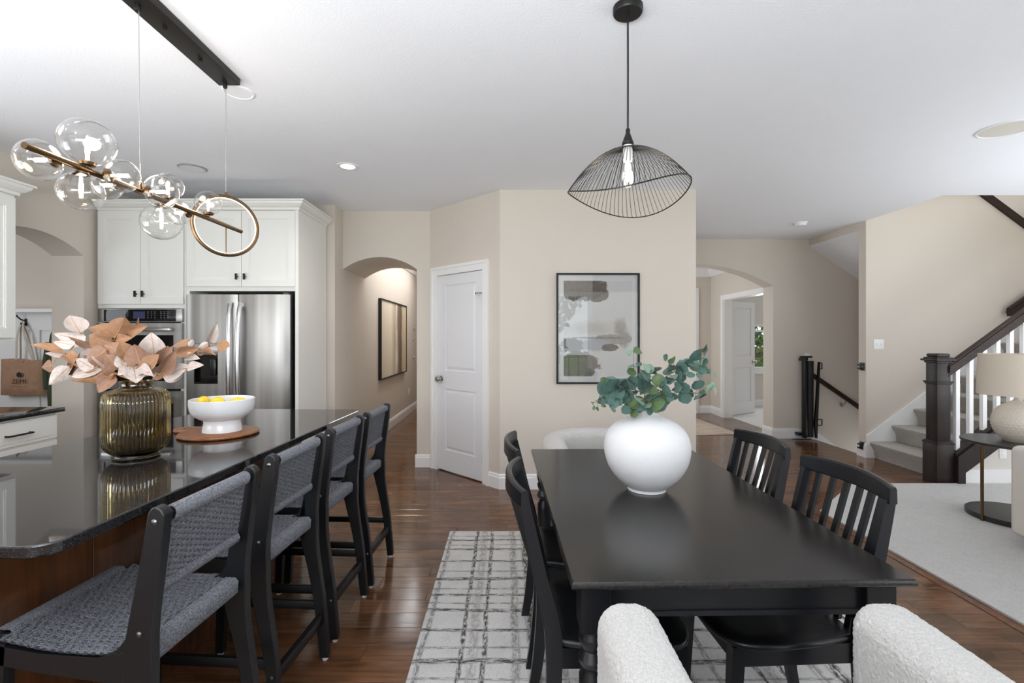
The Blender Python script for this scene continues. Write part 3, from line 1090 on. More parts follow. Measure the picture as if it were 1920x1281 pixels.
sq(nw, 0.082, 0.0, 0.375)
nw.build('newel_base', 'newel_wood', S)
b = MB()
sq(b, 0.064, 0.375, 1.165)
b.build('newel_shaft', 'newel_wood', S)
for parts_ in (((0.086, 0.372, 0.388), (0.077, 0.386, 0.40)), ((0.080, 0.955, 0.972), (0.072, 0.94, 0.957))):
    b = MB()
    for q_ in parts_:
        sq(b, *q_)
    b.build('newel_moulding', 'newel_wood', S)
b = MB()
sq(b, 0.074, 1.145, 1.165)
sq(b, 0.094, 1.165, 1.185)
sq(b, 0.078, 1.185, 1.20)
sq(b, 0.064, 1.20, 1.235, 0.012)
b.build('newel_cap', 'newel_wood', S)
# closed stringer, shoe, handrail
ys = 4.655 - oy
SLP = 0.74
zst = lambda x: 0.265 + SLP * (x - 0.01)
X0, X1 = 0.01, 1.80
st = [(X0, zst(X0)), (X1, zst(X1)), (X1, zst(X1) - 0.20), (X0 + 0.07, zst(X0 + 0.07) - 0.20), (X0 + 0.07, 0.0), (X0, 0.0)]
MB().prism(st, 'y', ys - 0.075, ys + 0.02).build('stringer', 'newel_wood', S, 0)
sh = [(X0, zst(X0)), (X1, zst(X1)), (X1, zst(X1) + 0.028), (X0, zst(X0) + 0.028)]
MB().prism(sh, 'y', ys - 0.05, ys + 0.05).build('shoe_rail', 'newel_wood', S, 0)
zr = lambda x: 1.03 + 0.725 * (x + 0.01)
b = MB()
Lr = X1 + 0.03
for (w, a, c) in ((0.021, 0.0, 0.03), (0.03, 0.03, 0.055), (0.034, 0.055, 0.075), (0.026, 0.075, 0.09)):
    b.prism([(-0.03, zr(-0.03) + a * 1.25), (Lr, zr(Lr) + a * 1.25), (Lr, zr(Lr) + c * 1.25), (-0.03, zr(-0.03) + c * 1.25)], 'y', ys - w, ys + w)
b.build('handrail', 'rail_wood', S, 0)
i = 0
while True:
    x = 4.289 - ox + 0.128 * i
    if x > X1:
        break
    h = 0.0185
    vs = []
    zb, zt = (lambda q: zst(q) + 0.026), (lambda q: zr(q) + 0.004)
    a, c, d, e = x - h, x + h, ys - h, ys + h
    vs = [(a, d, zb(a)), (c, d, zb(c)), (c, e, zb(c)), (a, e, zb(a)), (a, d, zt(a)), (c, d, zt(c)), (c, e, zt(c)), (a, e, zt(a))]
    MB().add(vs, [(0, 3, 2, 1), (4, 5, 6, 7), (0, 1, 5, 4), (1, 2, 6, 5), (2, 3, 7, 6), (3, 0, 4, 7)]).build('baluster', 'trim', S, 0)
    i += 1
# white side panel below the stringer, with its baseboard
pn = [(X0 + 0.07, 0.0), (X1, 0.0), (X1, zst(X1) - 0.19), (X0 + 0.07, zst(X0 + 0.07) - 0.19)]
MB().prism(pn, 'y', ys - 0.03, ys + 0.02).build('side_panel', 'wall_light', S, 0)
MB().box((X0 + 0.07, ys - 0.047, 0.0), (X1, ys - 0.03, 0.14)).build('side_baseboard', 'trim', S, 0)

# wall-mounted handrail at the top of the visible flight
g = thing('stair_wall_handrail', 'short dark wall-mounted handrail high on the stair wall, cut by the right edge', 'handrail', (5.72, 5.56, 1.68))
b = MB()
for (w, a, c) in ((0.022, -0.05, -0.02), (0.03, -0.02, 0.02), (0.024, 0.02, 0.045)):
    b.prism([(0.0, a), (0.03, a + 0.01), (0.36, a + 0.25), (0.36, c + 0.25), (0.0, c)], 'y', -w, w)
b.build('rail', 'rail_wood', g, 0)
b = MB()
b.tube([(0.15, 0.0, 0.06), (0.15, 0.05, 0.03), (0.15, 0.088, 0.03)], 0.008, 8)
b.build('bracket', 'chrome', g)

# basement side: steps down, handrail, gate
bs = MB()
for i in range(8):
    bs.box((4.2 + 0.25 * i, 5.767, -0.19 * (i + 1) - 0.2), (4.2 + 0.25 * (i + 1) + 0.02, 6.72, -0.19 * (i + 1)))
struct(bs, 'floor_basement_stairs', 'stair_carpet', smooth=0)
sk = [(4.2, 0.137), (6.0, -1.2), (6.0, -1.5), (4.2, -0.2)]
struct(MB().prism(sk, 'y', 6.704, 6.72), 'baseboard_basement_stairs', 'trim', smooth=0)
g = thing('basement_handrail', 'dark wooden handrail sloping down the basement stair wall', 'handrail', (4.13, 6.645, 0.90))
b = MB()
for (w, a, c) in ((0.02, -0.03, -0.005), (0.027, -0.005, 0.03)):
    b.prism([(0, a), (1.5, a - 1.04), (1.5, c - 1.04), (0, c)], 'y', -w, w)
b.build('rail', 'rail_wood', g, 0)
for x in (0.48, 1.25):
    b = MB()
    b.tube([(x, 0.0, -0.02 - 0.693 * x), (x, 0.0, -0.075 - 0.693 * x), (x, 0.05, -0.1 - 0.693 * x)], 0.008, 8)
    b.lathe([(0.026, 0), (0.026, 0.012)], 16, M=Matrix.Translation((x, 0.074, -0.105 - 0.693 * x)) @ Matrix.Rotation(PI / 2, 4, 'X'))
    b.build('bracket', 'chrome', g)

g = thing('retractable_gate', 'black retractable stair gate rolled up beside the basement stairs', 'safety gate', (4.06, 6.60, 0))
b = MB()
b.lathe([(0.048, 0.04), (0.048, 1.07)], 20, c=(0.055, 0.03, 0))
b.build('gate_roll', 'gate_cloth', g)
b = MB()
b.rbox((-0.045, -0.02, 0.03), (-0.005, 0.05, 1.12), 0.006)
b.build('gate_housing', 'black_plastic', g)
b = MB()
b.rbox((-0.09, -0.03, 1.115), (0.06, 0.02, 1.14), 0.006)
b.rbox((-0.055, -0.035, 1.08), (0.0, 0.06, 1.12), 0.006)
b.build('top_handle', 'black_plastic', g)
b = MB()
b.prism([(0.09, 0.22), (0.105, 0.03), (0.125, 0.03), (0.165, 1.06), (0.145, 1.06)], 'y', -0.03, 0.0)
b.build('gate_edge_bar', 'black_plastic', g, 0)
for z in (0.24, 1.0):
    b = MB()
    b.tube([(0.145, -0.02, z - 0.035), (0.19, -0.02, z - 0.035), (0.19, -0.02, z + 0.045), (0.145, -0.02, z + 0.045)], 0.008, 6)
    b.build('gate_hook', 'black_plastic', g)
for z in (0.075, 1.09):
    MB().rbox((-0.1 if z < 0.5 else -0.04, 0.02, z - 0.02), (0.02, 0.12, z + 0.02), 0.005).build('wall_bracket', 'black_plastic', g)
for nm, z, where in (('gate_latch', 1.05, 'upper'), ('gate_latch', 0.125, 'lower')):
    l = thing(nm, '%s small black gate latch on the end of the stair wall' % where, 'latch', (4.16, 5.70, z))
    b = MB()
    b.rbox((-0.02, -0.03, -0.045), (0.0, 0.03, 0.045), 0.004)
    b.build('plate', 'black_plastic', l)
    b = MB()
    b.rbox((-0.055, -0.02, 0.012), (-0.018, 0.02, 0.03), 0.004)
    b.rbox((-0.055, -0.02, -0.03), (-0.018, 0.02, -0.012), 0.004)
    b.build('catch', 'black_plastic', l)
# ================================================================ kitchen cabinets
YF = 4.31      # face of the tall cabinets
YFR = YF + 0.02


def shaker(b, x0, x1, z0, z1, y, rail=0.062, t=0.02):
    """shaker door in an x-z plane facing -y; front at y"""
    b.box((x0, y, z0), (x0 + rail, y + t, z1)).box((x1 - rail, y, z0), (x1, y + t, z1))
    b.box((x0 + rail, y, z0), (x1 - rail, y + t, z0 + rail)).box((x0 + rail, y, z1 - rail), (x1 - rail, y + t, z1))
    b.box((x0 + rail, y + 0.011, z0 + rail), (x1 - rail, y + t, z1 - rail))
    # small inner bead
    e = 0.008
    b.box((x0 + rail, y + 0.004, z0 + rail), (x0 + rail + e, y + 0.011, z1 - rail)).box((x1 - rail - e, y + 0.004, z0 + rail), (x1 - rail, y + 0.011, z1 - rail))
    b.box((x0 + rail + e, y + 0.004, z0 + rail), (x1 - rail - e, y + 0.011, z0 + rail + e)).box((x0 + rail + e, y + 0.004, z1 - rail - e), (x1 - rail - e, y + 0.011, z1 - rail))
    return b


def tknob(parent, x, y, z):
    b = MB()
    b.tube([(x, y, z), (x, y - 0.02, z)], 0.006, 8)
    b.rbox((x - 0.008, y - 0.033, z - 0.027), (x + 0.008, y - 0.019, z + 0.027), 0.002)
    return b.build('knob', 'black_metal', parent)


crown_prof = [(0.0, 0.0), (0.012, 0.0), (0.012, 0.02), (0.03, 0.028), (0.052, 0.05), (0.058, 0.066), (0.072, 0.068), (0.072, 0.082), (0.0, 0.082)]


def crown_run(b, path, z):
    """mitred crown along a plan path, outside to the right of travel"""
    pts = [Vector((*p, 0)) for p in path]
    n = len(crown_prof)
    rings = []
    for i, p in enumerate(pts):
        ds = []
        if i > 0:
            ds.append((pts[i] - pts[i - 1]).normalized())
        if i < len(pts) - 1:
            ds.append((pts[i + 1] - pts[i]).normalized())
        ns = [Vector((d.y, -d.x, 0)) for d in ds]
        nn = ns[0] if len(ns) == 1 else (ns[0] + ns[1]) / (1 + ns[0].dot(ns[1]))
        rings.append([p + nn * x + Vector((0, 0, z + h)) for x, h in crown_prof])
    vs = [v for r in rings for v in r]
    fs = []
    for i in range(len(rings) - 1):
        for j in range(n):
            fs.append((i * n + j, i * n + (j + 1) % n, (i + 1) * n + (j + 1) % n, (i + 1) * n + j))
    fs += [tuple(range(n))[::-1], tuple((len(rings) - 1) * n + j for j in range(n))]
    return b.add(vs, fs)


CT = 2.515
# tall oven cabinet
oc = thing('oven_cabinet', 'tall white oven cabinet with two shaker doors above the ovens', 'cabinet', (-3.235, YF, 0))
x0, x1 = -0.389, 0.389
b = MB()
b.box((x0, 0.021, 0.0), (x0 + 0.045, 0.65, CT)).box((x1 - 0.045, 0.021, 0.0), (x1, 0.66, CT))
b.box((x0 + 0.045, 0.021, 1.648), (x1 - 0.045, 0.66, CT)).box((x0 + 0.045, 0.021, 0.0), (x1 - 0.045, 0.66, 0.3)).box((x0 + 0.045, 0.64, 0.3), (x1 - 0.045, 0.66, 1.648))
b.build('carcass', 'cab', oc, 0)
for s in (-1, 1):
    b = MB()
    xa, xb = (x0 + 0.012, -0.002) if s < 0 else (0.002, x1 - 0.012)
    d = shaker(b, xa, xb, 1.685, CT - 0.012, 0.0).build('door', 'cab', oc, 0)
    tknob(d, -0.032 if s < 0 else 0.032, 0.0, 1.772)
b = MB()
shaker(b, x0 + 0.012, x1 - 0.012, 0.11, 0.295, 0.0, 0.04).build('drawer', 'cab', oc, 0)
b = MB()
crown_run(b, [(x0, 0.021), (x1 + 0.0, 0.021)], CT)
b.box((x0, 0.021, CT), (x1, 0.66, CT + 0.01))
b.build('crown_moulding', 'cab', oc, 0)

# refrigerator surround
fc = thing('refrigerator_cabinet', 'white cabinet framing the refrigerator with two shaker doors over it', 'cabinet', (-2.342, YF, 0))
x0, x1 = -0.502, 0.504
b = MB()
b.box((x0, 0.021, 0.0), (x0 + 0.03, 0.66, CT)).box((x1 - 0.03, 0.0, 0.0), (x1, 0.66, CT))
b.box((x0 + 0.03, 0.021, 1.80), (x1 - 0.03, 0.66, CT)).box((x0 + 0.03, 0.64, 0.0), (x1 - 0.03, 0.66, 1.80))
b.build('carcass', 'cab', fc, 0)
for s in (-1, 1):
    b = MB()
    xa, xb = (x0 + 0.014, -0.002) if s < 0 else (0.002, x1 - 0.032)
    d = shaker(b, xa, xb, 1.84, CT - 0.012, 0.0).build('door', 'cab', fc, 0)
    tknob(d, -0.035 if s < 0 else 0.035, 0.0, 1.925)
b = MB()
crown_run(b, [(x0, 0.021), (x0 + 0.003, 0.0), (x1, 0.0), (x1, 0.66)], CT)
b.box((x0, 0.0, CT), (x1, 0.66, CT + 0.01))
b.build('crown_moulding', 'cab', fc, 0)

# double oven
ov = thing('double_oven', 'stainless double wall oven with black control panel and glass doors', 'oven', (-3.235, YF, 0.30))
b = MB()
b.box((-0.335, 0.03, 0.01), (0.335, 0.6, 1.34))
b.build('oven_body', 'black_plastic', ov, 0)
b = MB()
b.rbox((-0.374, -0.005, 1.225), (0.374, 0.03, 1.345), 0.004)
b.build('control_frame', 'steel', ov)
cp = MB().rbox((-0.318, -0.010, 1.232), (0.318, -0.002, 1.335), 0.003).build('control_panel', 'black_gloss', ov)
MB().box((-0.055, -0.0115, 1.255), (0.048, -0.0095, 1.318)).build('display', 'display', cp, 0)
b = MB()
for gx in (-0.19, -0.16, -0.13, -0.105, 0.075, 0.105, 0.135, 0.19, 0.22, 0.25):
    for gz in (1.262, 1.28, 1.298, 1.314):
        if gx < 0 and gz < 1.275:
            continue
        w_ = 0.006 if gx > 0.15 or gx < 0 else 0.0035
        b.box((gx - w_, -0.0112, gz - 0.0018), (gx + w_, -0.0096, gz + 0.0018))
b.build('button_marks', 'mark', cp, 0, kind='stuff')
for z0, z1 in ((0.635, 1.215), (0.03, 0.615)):
    d = MB()
    d.box((-0.374, -0.012, z0), (-0.30, 0.03, z1)).box((0.30, -0.012, z0), (0.374, 0.03, z1))
    d.box((-0.30, -0.012, z0), (0.30, 0.03, z0 + 0.07)).box((-0.30, -0.012, z1 - 0.105), (0.30, 0.03, z1))
    d = d.build('oven_door', 'steel', ov, 0)
    MB().box((-0.30, -0.009, z0 + 0.07), (0.30, 0.025, z1 - 0.105)).build('door_glass', 'black_gloss', d, 0)
    h = MB()
    h.rbox((-0.30, -0.062, z1 - 0.072), (0.30, -0.044, z1 - 0.04), 0.007)
    for x in (-0.27, 0.27):
        h.box((x - 0.012, -0.046, z1 - 0.066), (x + 0.012, -0.011, z1 - 0.046))
    h.build('oven_handle', 'steel_bright', d)

# refrigerator
fr = thing('refrigerator', 'stainless french door refrigerator with water dispenser and two long handles', 'refrigerator', (-2.352, 4.25, 0))
hw = 0.455
MB().box((-hw + 0.01, 0.075, 0.02), (hw - 0.01, 0.70, 1.76)).build('body', 'steel_side', fr, 0)


def convex_door(x0, x1, z0, z1, y0=0.0, t=0.07, bow=0.016, hole=None):
    """door with a slightly bowed front, optional rectangular recess"""
    b = MB()
    n = 14
    xs_ = [x0 + (x1 - x0) * i / n for i in range(n + 1)]
    zs_ = [z0, z0 + 0.008, z1 - 0.008, z1]
    if hole:
        xs_ = sorted(set([round(x, 5) for x in xs_ if not (hole[0] - 0.012 < x < hole[0] + 0.012 or hole[1] - 0.012 < x < hole[1] + 0.012)] + [hole[0], hole[1]]))
        zs_ = sorted(zs_ + [hole[2], hole[3]])
    def yy(x):
        u = (x - x0) / (x1 - x0)
        e = min(u, 1 - u)
        return y0 + bow * (2 * u - 1) ** 2 + (0.012 * (1 - e / 0.03) ** 2 if e < 0.03 else 0)
    m = len(xs_)
    vs = [(x, yy(x), z) for z in zs_ for x in xs_] + [(x, y0 + t, z) for z in (z0, z1) for x in xs_]
    fs = []
    for j in range(len(zs_) - 1):
        for i in range(m - 1):
            if hole and zs_[j] >= hole[2] - 1e-6 and zs_[j + 1] <= hole[3] + 1e-6 and xs_[i] >= hole[0] - 1e-6 and xs_[i + 1] <= hole[1] + 1e-6:
                continue
            fs.append((j * m + i, j * m + i + 1, (j + 1) * m + i + 1, (j + 1) * m + i))
    k0 = len(zs_) * m
    for i in range(m - 1):
        fs.append((i + 1, i, k0 + i, k0 + i + 1))
        t_ = (len(zs_) - 1) * m
        fs.append((t_ + i, t_ + i + 1, k0 + m + i + 1, k0 + m + i))
    for i in (0, m - 1):
        col = [j * m + i for j in range(len(zs_))] + [k0 + m + i, k0 + i]
        fs.append(tuple(col) if i else tuple(col[::-1]))
    return b.add(vs, fs)


dl = convex_door(-hw, -0.003, 0.66, 1.765, hole=(-0.375, -0.165, 0.985, 1.335)).build('fridge_door', 'steel', fr, 40)
dr = convex_door(0.003, hw, 0.66, 1.765).build('fridge_door', 'steel', fr, 40)
fz = convex_door(-hw, hw, 0.06, 0.65, bow=0.012).build('freezer_drawer', 'steel', fr, 40)
for d, s in ((dl, -1), (dr, 1)):
    xh = 0.045 * s
    b = MB()
    pts = [(xh + 0.012 * s * (1 - (2 * t / 14 - 1) ** 2) * -0.6, -0.018 - 0.05 * (1 - (2 * t / 14 - 1) ** 2) ** 0.6, 0.72 + 0.97 * t / 14) for t in range(15)]
    b.tube(pts, 0.019, 10, flat=0.62, up=(0, 1, 0))
    for z in (0.735, 1.675):
        b.box((xh - 0.012, -0.03, z - 0.018), (xh + 0.012, 0.016, z + 0.018))
    b.build('fridge_handle', 'steel_bright', d)
b = MB()
b.box((-0.375, 0.05, 0.985), (-0.165, 0.07, 1.335)).box((-0.375, 0.01, 0.985), (-0.37, 0.05, 1.335)).box((-0.17, 0.01, 0.985), (-0.165, 0.05, 1.335)).box((-0.37, 0.0, 0.985), (-0.17, 0.05, 0.992))
dsp = b.build('water_dispenser', 'black_gloss', dl, 0)
MB().rbox((-0.374, 0.006, 1.235), (-0.166, 0.05, 1.334), 0.004).build('dispenser_panel', 'steel', dl)
MB().rbox((-0.235, 0.004, 1.06), (-0.185, 0.03, 1.20), 0.006).build('dispenser_paddle', 'black_plastic', dl)
MB().box((hw - 0.06, 0.02, 1.766), (hw - 0.01, 0.10, 1.782)).build('hinge_cover', 'steel_side', fr, 0)

# upper cabinet on the left wall, faces +x
uc = thing('wall_cabinet', 'white shaker wall cabinet with crown at the upper left edge', 'cabinet', (XL + 0.006, 3.315, 1.367))
b = MB()
b.box((0.0, -1.0, 0.0), (0.31, 0.0, 0.985))
b.build('carcass', 'cab', uc, 0)
R = Matrix.Translation((0.33, 0, 0)) @ Matrix.Rotation(PI / 2, 4, 'Z')
for (a, c) in ((-0.465, -0.012), (-0.93, -0.47)):
    b = MB()
    d = shaker(MB(), a, c, 0.02, 0.965, 0.0)
    b.add(d.v, d.f, R)
    b.build('door', 'cab', uc, 0)
b = MB()
crown_run(b, [(0.33, -1.0), (0.33, 0.0), (0.0, 0.0)], 0.985) if False else None
pth = [(0.325, -1.0), (0.325, 0.0), (0.0, 0.0)]
crown_run(b, pth, 0.985)
b.box((0, -1.0, 0.985), (0.325, 0, 0.995))
b.build('crown_moulding', 'cab', uc, 0)

# base cabinet and its counter on the left wall
bc = thing('base_cabinet', 'white base cabinet with a drawer and black bar pull on the left wall', 'cabinet', (XL + 0.006, 3.315, 0))
b = MB()
b.box((0, -1.3, 0.1), (0.59, 0.0, 0.883)).box((0, -1.3, 0), (0.53, 0.0, 0.1))
b.build('carcass', 'cab', bc, 0)
R = Matrix.Translation((0.61, 0, 0)) @ Matrix.Rotation(PI / 2, 4, 'Z')
for (a, c) in ((-0.55, -0.012), (-1.12, -0.565)):
    b = MB()
    b.box((a, 0.0, 0.715), (c, 0.02, 0.868)).box((a + 0.02, -0.003, 0.735), (c - 0.02, 0.0, 0.848))
    q = MB()
    q.add(b.v, b.f, R)
    dr_ = q.build('drawer', 'cab', bc, 0)
    b = MB()
    m_ = (a + c) / 2
    b.tube([(m_ - 0.075, -0.002, 0.785), (m_ - 0.075, -0.03, 0.785), (m_ + 0.075, -0.03, 0.785), (m_ + 0.075, -0.002, 0.785)], 0.006, 8)
    q = MB()
    q.add(b.v, b.f, R)
    q.build('bar_pull', 'black_metal', dr_)
    b = shaker(MB(), a, c, 0.12, 0.70, 0.0)
    q = MB()
    q.add(b.v, b.f, R)
    q.build('door', 'cab', bc, 0)
wt = MB().rbox((XL + 0.005, 2.0, 0.884), (-3.02, 3.34, 0.914), 0.004).build('wall_countertop', 'granite')
tag(wt, 'short polished black granite counter over the white drawer cabinet', 'countertop')

# ================================================================ island
IA = math.radians(-2.4)
IX, IY = -0.956, 3.217                       # far right corner of the top
ir = thing('island_countertop', 'long polished black granite island top beside the counter stools', 'countertop', (IX, IY, 0.884), IA)
r = 0.055
LN, WD = 2.115, 1.0


def rrect(x0, y0, x1, y1, rr, n=6):
    pts = []
    for (cx_, cy_, a0) in ((x1 - rr, y0 + rr, -90), (x1 - rr, y1 - rr, 0), (x0 + rr, y1 - rr, 90), (x0 + rr, y0 + rr, 180)):
        for i in range(n + 1):
            t = math.radians(a0 + 90 * i / n)
            pts.append((cx_ + rr * math.cos(t), cy_ + rr * math.sin(t)))
    return pts


def slab(b, polys):
    """stack of same-length outlines [(poly, z)] bottom to top"""
    n = len(polys[0][0])
    vs = [(x, y, z) for poly, z in polys for x, y in poly]
    fs = [tuple(range(n))[::-1], tuple((len(polys) - 1) * n + i for i in range(n))]
    for k in range(len(polys) - 1):
        for i in range(n):
            fs.append((k * n + i, k * n + (i + 1) % n, (k + 1) * n + (i + 1) % n, (k + 1) * n + i))
    return b.add(vs, fs)


def rr_in(d, rr, box_):
    return rrect(box_[0] + d, box_[1] + d, box_[2] - d, box_[3] - d, rr)


bx_ = (-WD, -LN, 0.0, 0.0)
b = MB()
slab(b, [(rr_in(0.004, r, bx_), 0.0), (rr_in(0.0, r + 0.004, bx_), 0.004), (rr_in(0.0, r + 0.004, bx_), 0.026), (rr_in(0.0015, r + 0.0025, bx_), 0.0288), (rr_in(0.004, r, bx_), 0.03)])
b.build('slab', 'granite', ir, 14)
ib = thing('island_cabinet', 'stained brown wooden island base under the black granite top', 'cabinet', (IX, IY, 0), IA)
b = MB()
b.box((-WD + 0.03, -LN + 0.03, 0.1), (-0.40, -0.03, 0.8835)).box((-WD + 0.1, -LN + 0.05, 0.0), (-0.42, -0.05, 0.1))
b.build('carcass', 'island_wood', ib, 0)
for i in range(4):
    ya = -LN + 0.03 + (LN - 0.06) * i / 4
    yb = -LN + 0.03 + (LN - 0.06) * (i + 1) / 4
    MB().rbox((-0.402, ya + 0.001, 0.12), (-0.388, yb - 0.001, 0.86), 0.002, 1).build('back_panel', 'island_wood', ib)
MB().box((-0.40, -LN + 0.03, 0.0), (-0.386, -0.03, 0.11)).build('base_trim', 'island_wood', ib, 0)
MB().box((-0.402, -LN + 0.03, 0.862), (-0.33, -0.03, 0.8835)).build('support_rail', 'island_wood', ib, 0)

# ================================================================ counter stools
def make_stool(label, loc, rz):
    t = thing('counter_stool', label, 'stool', loc, rz, 'woven counter stools along the island')
    post = [(0.004, 0.974, 0.012), (0.003, 0.970, 0.026), (0.002, 0.962, 0.037), (0.0, 0.946, 0.043), (-0.012, 0.86, 0.05), (-0.028, 0.76, 0.056), (-0.043, 0.66, 0.066), (-0.05, 0.58, 0.08), (-0.042, 0.50, 0.066), (-0.024, 0.40, 0.052), (-0.002, 0.27, 0.045), (0.014, 0.12, 0.041), (0.024, 0.012, 0.036)]
    for s in (-1, 1):
        ol = plank_outline(post, 4)
        y0 = 0.175 * s
        lg = MB().prism(ol, 'y', min(y0, y0 + 0.03 * s), max(y0, y0 + 0.03 * s)).build('rear_leg', 'stool_wood', t, 40)
        bev = lg.modifiers.new('edge', 'BEVEL')
        bev.width, bev.segments, bev.limit_method, bev.angle_limit = 0.003, 2, 'ANGLE', 1.0
        for (x, z) in ((-0.001, 0.94), (-0.04, 0.665), (0.008, 0.19)):
            b = MB()
            R = Matrix.Translation((x, y0 + 0.03 * s, z)) @ Matrix.Rotation(-PI / 2 * s, 4, 'X')
            b.lathe([(0.0075, 0), (0.0075, 0.002), (0.0045, 0.004), (0.0001, 0.0045)], 12, M=R)
            b.build('bolt', 'bolt_steel', lg)
        b = MB().lathe([(0.012, 0.0), (0.013, 0.012)], 12, c=(0.024, 0.19 * s, 0))
        b.build('foot_glide', 'pad', lg)
        # side rail with its curved shoulder into the leg
        rail = [(-0.06, 0.70), (-0.075, 0.655), (-0.10, 0.622), (-0.15, 0.602), (-0.30, 0.605), (-0.445, 0.622), (-0.445, 0.575), (-0.30, 0.556), (-0.12, 0.54), (-0.06, 0.53)]
        MB().prism(rail, 'y', min(y0, y0 + 0.028 * s), max(y0, y0 + 0.028 * s)).build('side_rail', 'stool_wood', t, 40)
        fl = MB().prism(plank_outline([(-0.422, 0.625, 0.05), (-0.43, 0.4, 0.044), (-0.448, 0.012, 0.034)], 4), 'y', min(y0, y0 + 0.028 * s), max(y0, y0 + 0.028 * s)).build('front_leg', 'stool_wood', t, 40)
        MB().lathe([(0.012, 0.0), (0.013, 0.012)], 12, c=(-0.448, 0.19 * s, 0)).build('foot_glide', 'pad', fl)
        MB().rbox((-0.43, 0.19 * s - 0.010, 0.215), (0.0, 0.19 * s + 0.010, 0.25), 0.003).build('stretcher', 'stool_wood', t)
    MB().rbox((-0.006, -0.175, 0.16), (0.020, 0.175, 0.20), 0.003).build('stretcher', 'stool_wood', t)
    MB().rbox((-0.452, -0.175, 0.225), (-0.424, 0.175, 0.265), 0.003).build('footrest', 'stool_wood', t)
    # rails that carry the cord
    b = MB()
    b.tube([(-0.001, -0.175, 0.945), (-0.001, 0.175, 0.945)], 0.0135, 10)
    b.build('top_rail', 'stool_wood', t)
    b = MB().rbox((-0.042, -0.175, 0.742), (-0.026, 0.175, 0.764), 0.003)
    b.build('back_rail', 'stool_wood', t)
    MB().rbox((-0.075, -0.175, 0.574), (-0.04, 0.175, 0.606), 0.004).build('seat_rail', 'stool_wood', t)
    MB().rbox((-0.448, -0.175, 0.594), (-0.42, 0.175, 0.632), 0.004).build('seat_rail', 'stool_wood', t)
    return t


def weave(b, nu, nv, umax, vpts, amp, r, wr):
    """cord rows along y over/under nu warps; vpts: list of (x,z, normal x, normal z) for each row"""
    u0 = -umax
    du = 2 * umax / nu
    for k, (x, z, nx, nz) in enumerate(vpts):
        pts = []
        for i in range(nu * 2 + 1):
            y = u0 + du * i / 2
            ph = (1 if ((i // 2 + k // 2) % 2 == 0) else -1) * (0 if i % 2 == 0 else 1)
            pts.append((x + nx * amp * ph, y, z + nz * amp * ph))
        b.tube(pts, r, 5, caps=False, up=(nx, 0, nz))


# shared cord meshes
bk = MB()
rows = 44
vp = []
for k in range(rows):
    t_ = k / (rows - 1)
    z = 0.758 + (0.928 - 0.758) * t_
    x = -0.030 + 0.028 * t_
    vp.append((x, z, 0.986, -0.163))
weave(bk, 17, rows, 0.160, vp, 0.0036, 0.0024, 0)
for i in range(17):                                    # warp pairs
    y = -0.160 + 0.32 * (i + 0.5) / 17
    for dy in (-0.003, 0.003):
        bk.tube([(-0.033, y + dy, 0.748), (-0.004, y + dy, 0.93)], 0.0022, 5, caps=False)
wrap_back = MB()
for i in range(62):                                    # cord wound round the top rail
    y = -0.154 + 0.308 * i / 61
    ring = [(-0.001 + 0.0185 * math.cos(a), y + 0.0035 * math.sin(a), 0.944 + 0.0185 * math.sin(a)) for a in [2 * PI * j / 10 for j in range(10)]]
    wrap_back.tube(ring, 0.0028, 5, closed=True)
for i in range(62):
    y = -0.160 + 0.32 * i / 61
    ring = [(-0.034 + 0.013 * math.cos(a), y, 0.753 + 0.016 * math.sin(a)) for a in [2 * PI * j / 8 for j in range(8)]]
    wrap_back.tube(ring, 0.0028, 5, closed=True)
back_mesh = bk.mesh('woven_back', 'cord', 60)
wrapb_mesh = wrap_back.mesh('rail_wrapping', 'cord', 60)
stm = MB()
rows = 62
vp = []
for k in range(rows):
    t_ = k / (rows - 1)
    x = -0.085 - (0.41 - 0.085) * t_
    z = 0.614 + 0.020 * t_ - 0.012 * math.sin(PI * t_)
    vp.append((x, z, 0.06, 0.998))
weave(stm, 19, rows, 0.203, vp, 0.0038, 0.0027, 0)
for i in range(19):
    y = -0.203 + 0.406 * (i + 0.5) / 19
    for dy in (-0.003, 0.003):
        stm.tube([(-0.08, y + dy, 0.613), (-0.25, y + dy, 0.612), (-0.415, y + dy, 0.633)], 0.0024, 5, caps=False)
seat_mesh = stm.mesh('woven_seat', 'cord', 60)
ws = MB()
for (xc, zc, hx, hz) in ((-0.0575, 0.592, 0.024, 0.024), (-0.4375, 0.614, 0.024, 0.026)):
    for i in range(70):
        y = -0.169 + 0.338 * i / 69
        ring = [(xc + hx * max(-1, min(1, 1.35 * math.cos(a))), y + 0.003 * math.sin(a), zc + hz * max(-1, min(1, 1.35 * math.sin(a)))) for a in [2 * PI * j / 12 for j in range(12)]]
        ws.tube(ring, 0.003, 5, closed=True)
wraps_mesh = ws.mesh('seat_wrapping', 'cord', 60)

stool = make_stool('nearest woven black counter stool, lower left corner of the photo', (-0.84, 1.39, 0), math.radians(-4))
for nm, me in (('woven_back', back_mesh), ('rail_wrapping', wrapb_mesh), ('woven_seat', seat_mesh), ('seat_wrapping', wraps_mesh)):
    o = bpy.data.objects.new(nm, me)
    C.objects.link(o)
    o.parent = stool
    o['kind'] = 'stuff'
for (x, y, a, lab) in ((-0.82, 1.92, -4, 'woven black counter stool, second from the camera along the island'),
                       (-0.798, 2.425, -3.5, 'woven black counter stool, third from the camera along the island'),
                       (-0.770, 2.905, -3, 'farthest woven black counter stool, beside the hall archway')):
    dup(stool, (x, y, 0), math.radians(a), lab)

# ================================================================ dining table
TA = math.radians(1.1)
T = thing('dining_table', 'black brown wooden dining table with moulded edge and turned legs', 'table', (0.171, 1.287, 0), TA)
TW, TL, TH = 0.93, 1.55, 0.74
b = MB()


